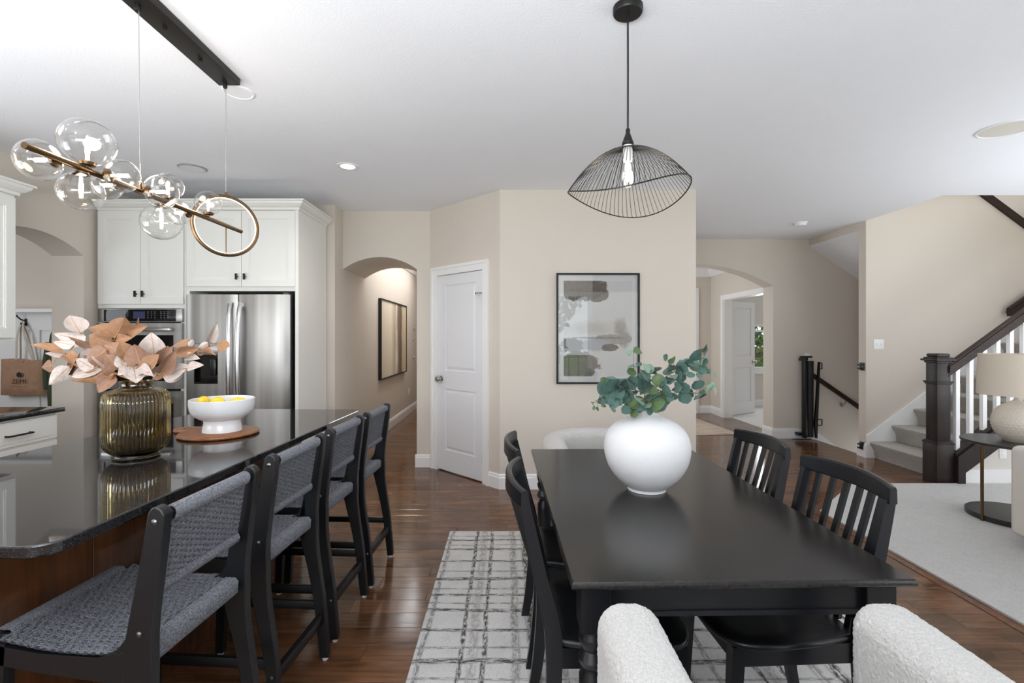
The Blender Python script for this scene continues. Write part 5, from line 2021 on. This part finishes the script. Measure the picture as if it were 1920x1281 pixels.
for i, (x, y, z, rx, rz, lab) in enumerate((
        (-0.080, -0.02, 0.142, 1.4, 0.4, 'yellow lemon showing at the left inside the white bowl'),
        (-0.005, -0.03, 0.140, 1.5, 1.3, 'yellow lemon showing in the middle of the white bowl'),
        (0.075, 0.0, 0.134, 1.5, 2.2, 'yellow lemon barely showing at the right inside the white bowl'),
        (-0.035, 0.05, 0.106, 1.5, 0.2, None), (0.03, 0.045, 0.104, 1.5, 0.9, None))):
    if lab is None:
        continue
    o = bpy.data.objects.new('lemon', lm)
    C.objects.link(o)
    o.location = (-1.398 + x, 2.40 + y, zb + z)
    o.rotation_euler = (rx, 0.1, rz)
    tag(o, lab, 'lemon', 'lemons in the bowl')

# ================================================================ white vase with eucalyptus on the dining table
wx, wy, WZ = 0.598, 2.085, 0.74
wv = MB().lathe([*spline([(0.0001, 0.0), (0.074, 0.0), (0.079, 0.005), (0.080, 0.012)], 3), *spline([(0.100, 0.026), (0.133, 0.055), (0.160, 0.092), (0.176, 0.13), (0.1835, 0.172), (0.180, 0.213), (0.165, 0.248), (0.138, 0.277), (0.104, 0.297), (0.070, 0.310), (0.049, 0.321), (0.039, 0.334), (0.037, 0.344), (0.042, 0.356)], 4), (0.040, 0.359), (0.036, 0.357), (0.031, 0.344), (0.030, 0.325), (0.036, 0.31), (0.09, 0.27), (0.14, 0.2), (0.15, 0.12), (0.10, 0.04), (0.0001, 0.03)], 72, caps=False).build('round_vase', 'plaster', None, 40)
wv.scale = (0.975, 0.975, 1.0)
wv.location = (wx, wy, WZ)
tag(wv, 'large round white matte vase with narrow neck on the dining table', 'vase')
t_, l_, g_ = 'euc_teal', 'euc_light', 'euc_green'
EB = [
    ('eucalyptus branch in the white vase, drooping to the left', 2.05, [(480, 520), (400, 420), (300, 420), (210, 490), (130, 520)],
     [(250, 400, 62, t_), (295, 385, 55, t_), (355, 365, 55, t_), (360, 405, 55, t_), (410, 380, 52, t_), (445, 355, 46, t_), (240, 425, 62, t_), (215, 498, 46, t_), (262, 495, 46, t_), (330, 465, 50, t_), (315, 505, 45, t_), (390, 470, 55, t_), (212, 345, 26, g_), (150, 500, 20, g_), (130, 520, 20, g_), (185, 478, 18, t_), (215, 545, 24, g_), (168, 565, 22, g_), (290, 575, 20, l_), (140, 560, 20, l_), (345, 440, 50, t_), (425, 440, 46, t_)]),
    ('thin upright eucalyptus sprig above the white vase, in front of the framed print', 2.10, [(470, 480), (460, 350), (447, 220), (445, 110)],
     [(412, 122, 34, l_), (475, 120, 34, g_), (435, 232, 38, t_), (488, 220, 22, t_), (430, 280, 34, g_), (470, 330, 46, t_), (460, 420, 40, g_)]),
    ('dense middle eucalyptus branch standing over the neck of the white vase', 2.03, [(520, 520), (540, 420), (560, 320), (600, 250)],
     [(540, 300, 52, t_), (550, 245, 38, l_), (615, 262, 46, l_), (520, 368, 58, t_), (568, 388, 42, t_), (535, 430, 40, l_), (500, 500, 42, l_), (468, 535, 46, g_), (410, 562, 42, g_), (450, 602, 30, g_), (505, 555, 42, t_), (560, 540, 30, l_), (570, 580, 32, t_), (580, 480, 48, t_), (630, 525, 52, g_), (660, 480, 52, g_), (640, 345, 46, g_), (600, 430, 34, g_), (690, 500, 34, g_), (625, 575, 26, g_), (545, 500, 42, t_)]),
    ('eucalyptus branch in the white vase, rising to the upper right', 2.07, [(560, 480), (680, 330), (800, 260), (900, 210), (985, 140)],
     [(722, 262, 50, t_), (725, 280, 28, l_), (755, 318, 30, l_), (822, 262, 52, t_), (810, 322, 46, t_), (742, 342, 42, t_), (750, 190, 32, g_), (692, 167, 26, t_), (830, 215, 38, t_), (872, 205, 40, t_), (915, 165, 44, t_), (985, 108, 50, l_), (985, 180, 40, l_), (920, 235, 44, l_), (975, 260, 34, t_), (1020, 272, 24, t_), (1070, 300, 20, l_), (950, 305, 22, t_), (890, 300, 28, t_), (990, 325, 14, l_), (770, 240, 44, t_)]),
    ('eucalyptus branch in the white vase, reaching right below the rising one', 2.02, [(570, 500), (700, 430), (830, 430), (960, 440), (1040, 350)],
     [(700, 430, 48, t_), (752, 470, 34, t_), (792, 400, 42, t_), (840, 405, 42, t_), (838, 475, 44, t_), (890, 445, 30, t_), (935, 385, 38, t_), (955, 462, 48, t_), (985, 440, 30, l_), (1025, 405, 34, l_), (1045, 345, 14, l_), (680, 380, 36, g_)]),
]
er = random.Random(8)
zx = lambda u: 1080 + u / 4.132
zy = lambda v: 630 + v / 4.132
for bi, (lab, Y, way, leaves) in enumerate(EB):
    O = Vector((wx, wy, WZ + 0.04))
    root = thing('eucalyptus_branch', lab, 'branch', tuple(O), 0, 'eucalyptus branches in the white vase')
    ang = 2 * PI * bi / 5
    pts = [Vector((0.03 * math.cos(ang), 0.03 * math.sin(ang), 0.0)), Vector((0.014 * math.cos(ang), 0.014 * math.sin(ang), 0.305))]
    for i, (px, py) in enumerate(way):
        pts.append(P(zx(px), zy(py), Y) - O)
    sp = [Vector(p) for p in spline([tuple(p) for p in pts], 6)]
    b = MB()
    b.tube(sp, [0.0026 * (1 - 0.55 * i / len(sp)) for i in range(len(sp))], 6)
    lv = []
    more = [(px + er.uniform(-26, 26), py + er.uniform(-22, 22), r_ * er.uniform(0.75, 1.0), er.choice((mt, 'euc_teal', 'euc_green' if py > 480 else mt))) for (px, py, r_, mt) in leaves if r_ >= 34]
    for (px, py, r_, mt) in leaves + (more if bi not in (1,) else []):
        ctr = P(zx(px), zy(py), Y + er.uniform(-0.05, 0.04)) - O
        near = min(sp[7:], key=lambda q: (q - ctr).length)
        rad = r_ / 4.132 * Y / F * 1.17
        d = ctr - near
        if d.length < 0.006:
            d = Vector((er.uniform(-1, 1), er.uniform(-0.6, 0.2), er.uniform(-0.6, 1)))
        d = (d.normalized() + Vector((er.uniform(-0.3, 0.3), er.uniform(-0.3, 0.3), er.uniform(-0.3, 0.3)))).normalized()
        base, tip = ctr - d * rad, ctr + d * rad
        if (near - base).length > 0.003:
            b.tube([near, (near + base) / 2 + Vector((0, 0, 0.002)), base], 0.001, 4)
        view = (Vector((0, 0, EYE)) - (ctr + O)).normalized()
        nh = view + Vector((er.uniform(-0.5, 0.5), er.uniform(-0.3, 0.3), er.uniform(-0.2, 0.8)))
        lv.append((base, tip, rad * 2 * (0.92 if r_ > 24 else 0.6), nh, mt))
    b.build('stem', 'twig_green', root)
    for (base, tip, w, nh, mt) in lv:
        put_leaf(root, er.choice(rd_m[mt]), base, tip, w, nh)

# ================================================================ pictures
pf = thing('framed_print', 'framed abstract grey and brown print in a thin black frame', 'picture', (0.834, 4.474, 1.471))
W2, H2 = 0.379, 0.506
b = MB()
f_ = 0.016
b.box((-W2, -0.028, -H2), (-W2 + f_, 0, H2)).box((W2 - f_, -0.028, -H2), (W2, 0, H2)).box((-W2 + f_, -0.028, -H2), (W2 - f_, 0, -H2 + f_)).box((-W2 + f_, -0.028, H2 - f_), (W2 - f_, 0, H2))
b.build('frame', 'black_metal', pf, 0)
MB().box((-W2 + f_, -0.008, -H2 + f_), (W2 - f_, -0.002, H2 - f_)).build('mat_board', 'trim', pf, 0)
MB().box((-0.312, -0.010, -0.437), (0.312, -0.008, 0.437)).build('print', 'print', pf, 0)
MB().box((-W2 + f_, -0.019, -H2 + f_), (W2 - f_, -0.016, H2 - f_)).build('glass', 'frame_glass', pf, 0)

hp = thing('framed_canvas', 'large striped beige and grey canvas in a black frame on the hall wall', 'picture', (-1.785, 7.65, 1.365))
wl, hl = 0.865, 0.572
b = MB()
b.box((0, -wl, -hl), (0.045, -wl + 0.02, hl)).box((0, wl - 0.02, -hl), (0.045, wl, hl)).box((0, -wl + 0.02, -hl), (0.045, wl - 0.02, -hl + 0.02)).box((0, -wl + 0.02, hl - 0.02), (0.045, wl - 0.02, hl))
b.build('frame', 'black_metal', hp, 0)
MB().box((0.005, -wl + 0.02, -hl + 0.02), (0.034, wl - 0.02, hl - 0.02)).build('canvas', 'canvas', hp, 0)
for i, z in enumerate((1.56, 1.36, 1.0)):
    hk = thing('wall_hook', ('upper', 'middle', 'lowest')[i] + ' metal hook on the hall wall past the canvas', 'hook', (-1.785, 9.35, z), 0, 'metal hooks on the hall wall')
    MB().rbox((0, -0.02, -0.04), (0.012, 0.02, 0.04), 0.003).build('plate', 'chrome', hk)
    MB().tube([(0.01, 0, 0.02), (0.06, 0, 0.0), (0.09, 0, 0.03), (0.085, 0, 0.06)], 0.008, 8).build('prong', 'chrome', hk)

# ================================================================ switch plates and outlets
def plate(label, cat, loc, rz, gangs, toggles=True, w=None):
    t = thing('switch_plate' if toggles else 'outlet', label, cat, loc, rz)
    w = w or (0.035 + 0.0235 * (gangs - 1) + 0.012 * (gangs - 1))
    MB().rbox((-w, -0.006, -0.058), (w, 0.0, 0.058), 0.003).build('cover', 'plastic_white', t)
    for g2 in range(gangs):
        x = (g2 - (gangs - 1) / 2) * 0.046
        if toggles:
            MB().rbox((x - 0.005, -0.016, -0.009), (x + 0.005, -0.005, 0.012), 0.002).build('toggle', 'plastic_white', t)
        else:
            for z in (-0.02, 0.02):
                MB().rbox((x - 0.016, -0.0085, z - 0.014), (x + 0.016, -0.005, z + 0.014), 0.003).build('socket_face', 'trim', t)
    return t


plate('white double light switch on the stair wall', 'light switch', (4.306, 5.65, 1.309), 0, 2, True, 0.058)
plate('white wall plate behind the top of the black stair gate', 'wall plate', (4.135, 6.72, 1.11), 0, 1, True)
plate('white outlet low on the hall wall below the canvas', 'outlet', (-1.785, 8.92, 0.40), PI / 2, 1, False)
plate('white outlet low on the foyer side wall beside the office door', 'outlet', (3.76, 8.78, 0.42), -PI / 2, 1, False)
plate('white outlet on the panel below the staircase', 'outlet', (4.70, 4.625, 0.30), 0, 1, False)

# ================================================================ ceiling fixtures
dl_ = thing('downlight', 'lit round recessed ceiling light above the hall arch', 'ceiling light', (-1.257, 3.861, CEIL))
MB().lathe([(0.055, -0.002), (0.075, -0.007), (0.086, -0.004), (0.088, 0.0)], 32, caps=False).build('trim_ring', 'trim', dl_)
MB().lathe([(0.0001, -0.0035), (0.056, -0.0025)], 32, caps=False).build('lens', 'downlight', dl_)
_s = bpy.data.lights.new('downlight_beam', 'SPOT')
_s.energy, _s.spot_size, _s.spot_blend, _s.color, _s.shadow_soft_size = 40, 2.6, 1.0, (1.0, 0.94, 0.87), 0.09
_so = bpy.data.objects.new('downlight_beam', _s)
C.objects.link(_so)
_so.location = (-1.257, 3.861, CEIL - 0.02)
d2_ = thing('downlight', 'unlit round recessed ceiling light above the oven cabinet', 'ceiling light', (-2.509, 3.897, CEIL))
MB().lathe([(0.078, -0.003), (0.084, -0.010), (0.1, -0.006), (0.104, 0.0)], 36, caps=False).build('trim_ring', 'mark', d2_)
MB().lathe([(0.0001, -0.006), (0.06, -0.010), (0.094, -0.0095)], 32, caps=False).build('lens', 'trim', d2_)
cv = thing('ceiling_speaker', 'round white ceiling speaker partly behind the chandelier plate', 'speaker', (-1.478, 2.69, CEIL))
MB().lathe([(0.0001, -0.004), (0.068, -0.004)], 40, caps=False).build('grille', 'ceil', cv)
MB().lathe([(0.068, -0.004), (0.072, -0.008), (0.079, -0.006), (0.081, 0.0)], 40, caps=False).build('rim', 'ceil', cv)
c2 = thing('ceiling_speaker', 'round white ceiling speaker at the right edge over the living room', 'speaker', (3.235, 3.165, CEIL))
MB().lathe([(0.0001, -0.004), (0.132, -0.004)], 48, caps=False).build('grille', 'wall_light', c2)
MB().lathe([(0.132, -0.004), (0.136, -0.008), (0.146, -0.006), (0.149, 0.0)], 48, caps=False).build('rim', 'trim', c2)
sd = thing('smoke_detector', 'small white smoke detector on the ceiling before the foyer arch', 'smoke detector', (3.47, 5.76, CEIL))
MB().lathe([(0.0001, -0.042), (0.045, -0.042), (0.058, -0.034), (0.062, -0.016)], 32, caps=False).build('cover', 'plastic_white', sd)
MB().lathe([(0.062, -0.016), (0.074, -0.014), (0.076, 0.0)], 32, caps=False).build('base', 'plastic_white', sd)

# ================================================================ side table, lamp, sofa
st_ = thing('side_table', 'round dark side table with thin brass leg and disc base', 'table', (3.86, 3.70, 0.014))
MB().lathe([(0.0001, 0.566), (0.305, 0.566), (0.315, 0.571), (0.315, 0.584), (0.311, 0.588), (0.0001, 0.588)], 56).build('tabletop', 'dark_table', st_, 30)
MB().lathe([(0.28, 0.0), (0.285, 0.004), (0.285, 0.036), (0.280, 0.04), (0.0001, 0.04)], 56).build('base', 'dark_table', st_, 30)
for a in (math.radians(187), math.radians(40), math.radians(310)):
    x, y = 0.292 * math.cos(a), 0.292 * math.sin(a)
    MB().lathe([(0.0105, 0.0), (0.0105, 0.568)], 14, c=(x, y, 0)).build('leg', 'brass', st_)
tl = thing('table_lamp', 'dimpled beige ceramic table lamp with a drum linen shade', 'lamp', (3.875, 3.70, 0.602))
prof = [(0.075, 0.0), (0.08, 0.006), (0.095, 0.02), (0.125, 0.06), (0.143, 0.11), (0.147, 0.15), (0.138, 0.20), (0.11, 0.25), (0.07, 0.285), (0.035, 0.305), (0.022, 0.32), (0.02, 0.335)]
pr = spline(prof, 6)
vs, fs = [], []
nn = 144
for i, (r_, z) in enumerate(pr):
    for j in range(nn):
        th = 2 * PI * j / nn
        k_ = 0.04 if 0.015 < z < 0.285 else 0
        rr_ = r_ * (1 + k_ * abs(math.sin(th * 18 + (PI / 2 if int(z / 0.022) % 2 else 0))) * abs(math.sin(PI * z / 0.022)))
        vs.append((rr_ * math.cos(th), rr_ * math.sin(th), z))
for i in range(len(pr) - 1):
    for j in range(nn):
        fs.append((i * nn + j, i * nn + (j + 1) % nn, (i + 1) * nn + (j + 1) % nn, (i + 1) * nn + j))
b = MB()
b.add(vs, fs)
b.build('ceramic_base', 'lamp_body', tl, 70)
MB().lathe([(0.012, 0.33), (0.012, 0.40), (0.004, 0.41), (0.004, 0.63)], 12).build('stem', 'brass', tl)
MB().lathe([(0.232, 0.350), (0.226, 0.350), (0.214, 0.662), (0.220, 0.662), (0.232, 0.350)], 56, caps=False).build('lamp_shade', 'linen', tl, 40)
b = MB()
for i in range(3):
    a = 2 * PI * i / 3
    b.tube([(0, 0, 0.63), (0.215 * math.cos(a), 0.215 * math.sin(a), 0.64)], 0.002, 5)
b.build('shade_spider', 'brass', tl)

sf = thing('sofa', 'corner of a pale linen sofa at the right edge on the carpet', 'sofa', (3.355, 3.27, 0.014))
MB().rbox((0.15, -0.20, 0.06), (0.92, -0.004, 0.60), 0.045, 4).build('arm', 'sofa', sf)
MB().rbox((0.0, -2.1, 0.06), (0.20, 0.0, 0.66), 0.045, 4).build('backrest', 'sofa', sf)
MB().rbox((0.18, -2.1, 0.06), (0.92, -0.19, 0.32), 0.03, 3).build('base', 'sofa', sf)
for y0 in (-1.14, -2.1):
    MB().rbox((0.19, y0, 0.31), (0.93, y0 + 0.94, 0.46), 0.05, 4).build('seat_cushion', 'sofa', sf)
for (x, y) in ((0.08, -0.1), (0.85, -0.1), (0.08, -2.0), (0.85, -2.0)):
    MB().lathe([(0.02, 0.0), (0.026, 0.07)], 14, c=(x, y, 0)).build('foot', 'dark_table', sf)

# ================================================================ mudroom
mp = thing('mudroom_panelling', 'white board and batten hook panel with shelf in the mudroom', 'panelling', (-5.0, 4.90, 0))
MB().box((-1.0, -0.012, 0.0), (1.063, 0.0, 1.64)).build('backing', 'trim', mp, 0)
MB().box((-1.0, -0.15, 1.635), (1.063, 0.0, 1.67)).build('shelf', 'trim', mp, 0)
MB().box((-1.0, -0.03, 1.46), (1.063, -0.012, 1.6349)).build('hook_rail', 'trim', mp, 0)
for x in (-0.62, -0.16, 0.30, 0.47, 0.95):
    MB().box((x - 0.035, -0.028, 0.0), (x + 0.035, -0.012, 1.46)).build('batten', 'trim', mp, 0)


def coat_hook(label, x):
    h = thing('coat_hook', label, 'hook', (x, 4.87, 1.545), 0, 'black hooks on the mudroom panel')
    MB().rbox((-0.012, -0.008, -0.04), (0.012, 0.0, 0.03), 0.003).build('plate', 'black_metal', h)
    MB().tube([(0, -0.005, 0.01), (-0.01, -0.04, 0.02), (-0.03, -0.06, 0.05), (-0.036, -0.06, 0.065)], 0.007, 8).build('upper_prong', 'black_metal', h)
    MB().tube([(0, -0.005, -0.02), (0.0, -0.04, -0.035), (0.0, -0.055, -0.015)], 0.006, 8).build('lower_prong', 'black_metal', h)
    return h


TX = -4.76
coat_hook('black hook on the mudroom panel holding the tote bag', TX - 0.035)
coat_hook('black hook on the mudroom panel holding the green coat', -4.415)
tb = thing('tote_bag', 'brown jute tote bag with black lettering hanging on a mudroom hook', 'bag', (TX, 4.825, 0.82))
bw, bh = 0.232, 0.355
b = MB()
nx, nz = 16, 12
vs, fs = [], []
for side in (0, 1):
    for j in range(nz + 1):
        for i in range(nx + 1):
            u, v = i / nx, j / nz
            x = (u - 0.5) * 2 * bw * (1 - 0.03 * v)
            edge = min(1, min(u, 1 - u) * 8) * (0.4 + 0.6 * min(1, v * 6)) 
            thick = (0.012 + 0.045 * (1 - v) ** 0.5 * edge) if v < 0.98 else 0.014
            wob = 0.006 * mnoise.noise(Vector((x * 12, v * 4, side * 3)))
            y = (-thick if side == 0 else 0.025) + wob * edge
            z = v * bh + 0.010 * math.sin(u * 5) * v - (0.012 * (1 - abs(2 * u - 1)) if v > 0.9 else 0)
            vs.append((x, y, z))
q = nx + 1
half = q * (nz + 1)
for j in range(nz):
    for i in range(nx):
        fs.append((j * q + i, j * q + i + 1, (j + 1) * q + i + 1, (j + 1) * q + i))
        fs.append((half + j * q + i + 1, half + j * q + i, half + (j + 1) * q + i, half + (j + 1) * q + i + 1))
for j in range(nz):
    fs.append((half + j * q, j * q, (j + 1) * q, half + (j + 1) * q))
    fs.append((j * q + nx, half + j * q + nx, half + (j + 1) * q + nx, (j + 1) * q + nx))
for i in range(nx):
    fs.append((half + i, half + i + 1, i + 1, i))
b.add(vs, fs)
body = b.build('bag_body', 'jute', tb, 60)
b = MB()
for (y, w_) in ((-0.014, 0.085), (0.02, 0.075)):
    pts = spline([(-w_, y, bh - 0.06), (-w_ + 0.01, y, bh + 0.02), (-0.055, y - 0.012, bh + 0.22), (-0.039, 0.0, bh + 0.353), (-0.025, 0.0, bh + 0.353), (0.02, y - 0.012, bh + 0.22), (w_ - 0.01, y, bh + 0.02), (w_, y, bh - 0.06)], 5)
    b.tube(pts, 0.010, 6, flat=0.3, up=(0, 1, 0))
b.build('strap', 'canvas_strap', tb)
MB().lathe([(0.010, 0), (0.010, 0.006), (0.0001, 0.008)], 12, M=Matrix.Translation((0.0, -0.016, bh - 0.03)) @ Matrix.Rotation(PI / 2, 4, 'X')).build('snap_button', 'brass', tb)


def text(body_, size, loc, parent, mat='ink', spacing=1.0, rot=(PI / 2, 0, 0)):
    cu = bpy.data.curves.new('lettering', 'FONT')
    cu.body = body_
    cu.size = size
    cu.align_x = 'CENTER'
    cu.extrude = 0.0006
    cu.space_character = spacing
    cu.offset = -0.0004
    cu.materials.append(MAT[mat])
    o = bpy.data.objects.new('lettering', cu)
    C.objects.link(o)
    me = bpy.data.meshes.new_from_object(o.evaluated_get(bpy.context.evaluated_depsgraph_get()))
    bpy.data.objects.remove(o)
    o = bpy.data.objects.new('lettering', me)
    C.objects.link(o)
    o.parent = parent
    o.location = loc
    o.rotation_euler = rot
    return o


yf = -0.062
text('ZEM\u00cd', 0.062, (0.0, yf, 0.118), body, spacing=1.15)
MB().box((-0.085, yf - 0.0006, 0.092), (0.085, yf + 0.0006, 0.0935)).build('printed_line', 'ink', body, 0)
b = MB()
for i in range(6):
    a = PI / 2 + i * PI / 3
    c_ = (0.0165 * math.cos(a), 0.0165 * math.sin(a))
    ring = [(c_[0] + 0.0115 * math.cos(t + a) * 1.0, c_[1] + 0.0115 * math.sin(t + a) * 0.9) for t in [2 * PI * j / 10 for j in range(10)]]
    b.prism([(x, 0.205 + z) for x, z in ring], 'y', yf - 0.0006, yf + 0.0006)
b.prism([(0.006 * math.cos(2 * PI * j / 6), 0.205 + 0.006 * math.sin(2 * PI * j / 6)) for j in range(6)], 'y', yf - 0.0006, yf + 0.0006)
b.build('printed_emblem', 'ink', body, 0)

gc = thing('hanging_coat', 'dark green coat hanging at the right side of the mudroom panel', 'coat', (-4.405, 4.80, 0.72))
b = MB()
vs, fs = [], []
st2 = [(0.075, 0.06, 0.0), (0.08, 0.065, 0.12), (0.075, 0.06, 0.35), (0.07, 0.055, 0.55), (0.06, 0.05, 0.68), (0.04, 0.035, 0.76), (0.015, 0.015, 0.80), (0.008, 0.008, 0.815)]
for (rx_, ry_, z) in st2:
    for j in range(20):
        th = 2 * PI * j / 20
        k_ = 1 + 0.22 * math.sin(th * 5 + z * 3)
        vs.append((rx_ * k_ * math.cos(th), ry_ * k_ * math.sin(th), z))
for i in range(len(st2) - 1):
    for j in range(20):
        fs.append((i * 20 + j, i * 20 + (j + 1) % 20, (i + 1) * 20 + (j + 1) % 20, (i + 1) * 20 + j))
fs += [tuple(range(20))[::-1], tuple((len(st2) - 1) * 20 + j for j in range(20))]
b.add(vs, fs)
b.build('coat_body', 'coat', gc, 80)
b = MB()
b.tube([(-0.075, -0.02, 0.62), (-0.095, -0.03, 0.40), (-0.085, -0.035, 0.16)], [0.03, 0.032, 0.026], 10)
b.build('sleeve', 'coat', gc, 80)

# ================================================================ outside the windows
struct(MB().box((-30, -40, -0.5), (30, -3.9, -0.35)), 'ground_back', 'grass', smooth=0)
struct(MB().box((-30, 10.1, -0.5), (40, 50, -0.35)), 'ground_front', 'grass', smooth=0)
dk = MB()
dk.box((-3.5, -3.9, -0.2), (6.5, -1.7, -0.06))
struct(dk, 'floor_deck', 'deck', smooth=0)
rl = thing('deck_railing', 'wooden deck railing outside the patio door behind the camera', 'railing', (0, -3.8, -0.06))
MB().box((-3.4, -0.03, 0.92), (6.4, 0.05, 0.97)).build('top_rail', 'deck', rl, 0)
MB().box((-3.4, -0.02, 0.08), (6.4, 0.03, 0.13)).build('bottom_rail', 'deck', rl, 0)
pm = MB().box((-0.015, -0.012, 0.13), (0.015, 0.018, 0.92)).mesh('picket', 'black_metal', 0)
for i in range(40):
    place('picket', pm, rl, (-3.3 + i * 0.246, 0, 0))
tr_ = random.Random(3)


def tree(label, x, y, h, cr, n=1400):
    t = thing('tree', label, 'tree', (x, y, -0.35))
    MB().tube([(0, 0, 0), (0.05, 0.02, h * 0.4), (0.0, 0.0, h * 0.85)], [0.16, 0.12, 0.05], 10).build('trunk', 'trunk', t)
    b = MB()
    for i in range(n):
        while True:
            v = Vector((tr_.uniform(-1, 1), tr_.uniform(-1, 1), tr_.uniform(-1, 1)))
            if 0.25 < v.length < 1:
                break
        p = Vector((v.x * cr, v.y * cr, h * 0.68 + v.z * cr * 1.1))
        a = Vector((tr_.uniform(-1, 1), tr_.uniform(-1, 1), tr_.uniform(-1, 1))).normalized() * 0.16
        c_ = a.orthogonal().normalized() * 0.1
        b.add([p - a, p + c_, p + a, p - c_], [(0, 1, 2, 3)])
    b.build('crown', 'leaf_tree', t, 0, kind='stuff')


tree('leafy green tree seen through the office window', 8.6, 16.0, 4.2, 2.1, 2600)
tree('tree behind the deck left of the patio door', -4.5, -13.0, 8.0, 2.4)
tree('tree behind the deck in line with the patio door', 1.6, -15.5, 6.0, 2.2)
tree('tree behind the deck right of the patio door', 7.5, -13.0, 8.5, 2.5)
car = thing('car', 'red car parked outside, seen through the office window', 'car', (10.9, 20.0, -0.35))
side = [(-2.1, 0.3), (-2.15, 0.75), (-1.5, 0.95), (-0.9, 1.38), (0.8, 1.40), (1.5, 0.98), (2.1, 0.85), (2.15, 0.35)]
MB().prism(side, 'y', -0.85, 0.85).build('body', 'car_red', car, 20)
MB().prism([(-1.25, 0.97), (-0.82, 1.31), (-0.1, 1.33), (-0.1, 0.97)], 'y', -0.87, 0.87).prism([(0.0, 0.97), (0.0, 1.33), (0.72, 1.33), (1.25, 0.99)], 'y', -0.87, 0.87).build('window', 'black_gloss', car, 0)
for x in (-1.35, 1.35):
    for y in (-0.78, 0.78):
        MB().lathe([(0.2, -0.1), (0.33, -0.1), (0.34, -0.06), (0.34, 0.06), (0.33, 0.1), (0.2, 0.1)], 24, M=Matrix.Translation((x, y, 0.34)) @ Matrix.Rotation(PI / 2, 4, 'X')).build('wheel', 'tyre', car)
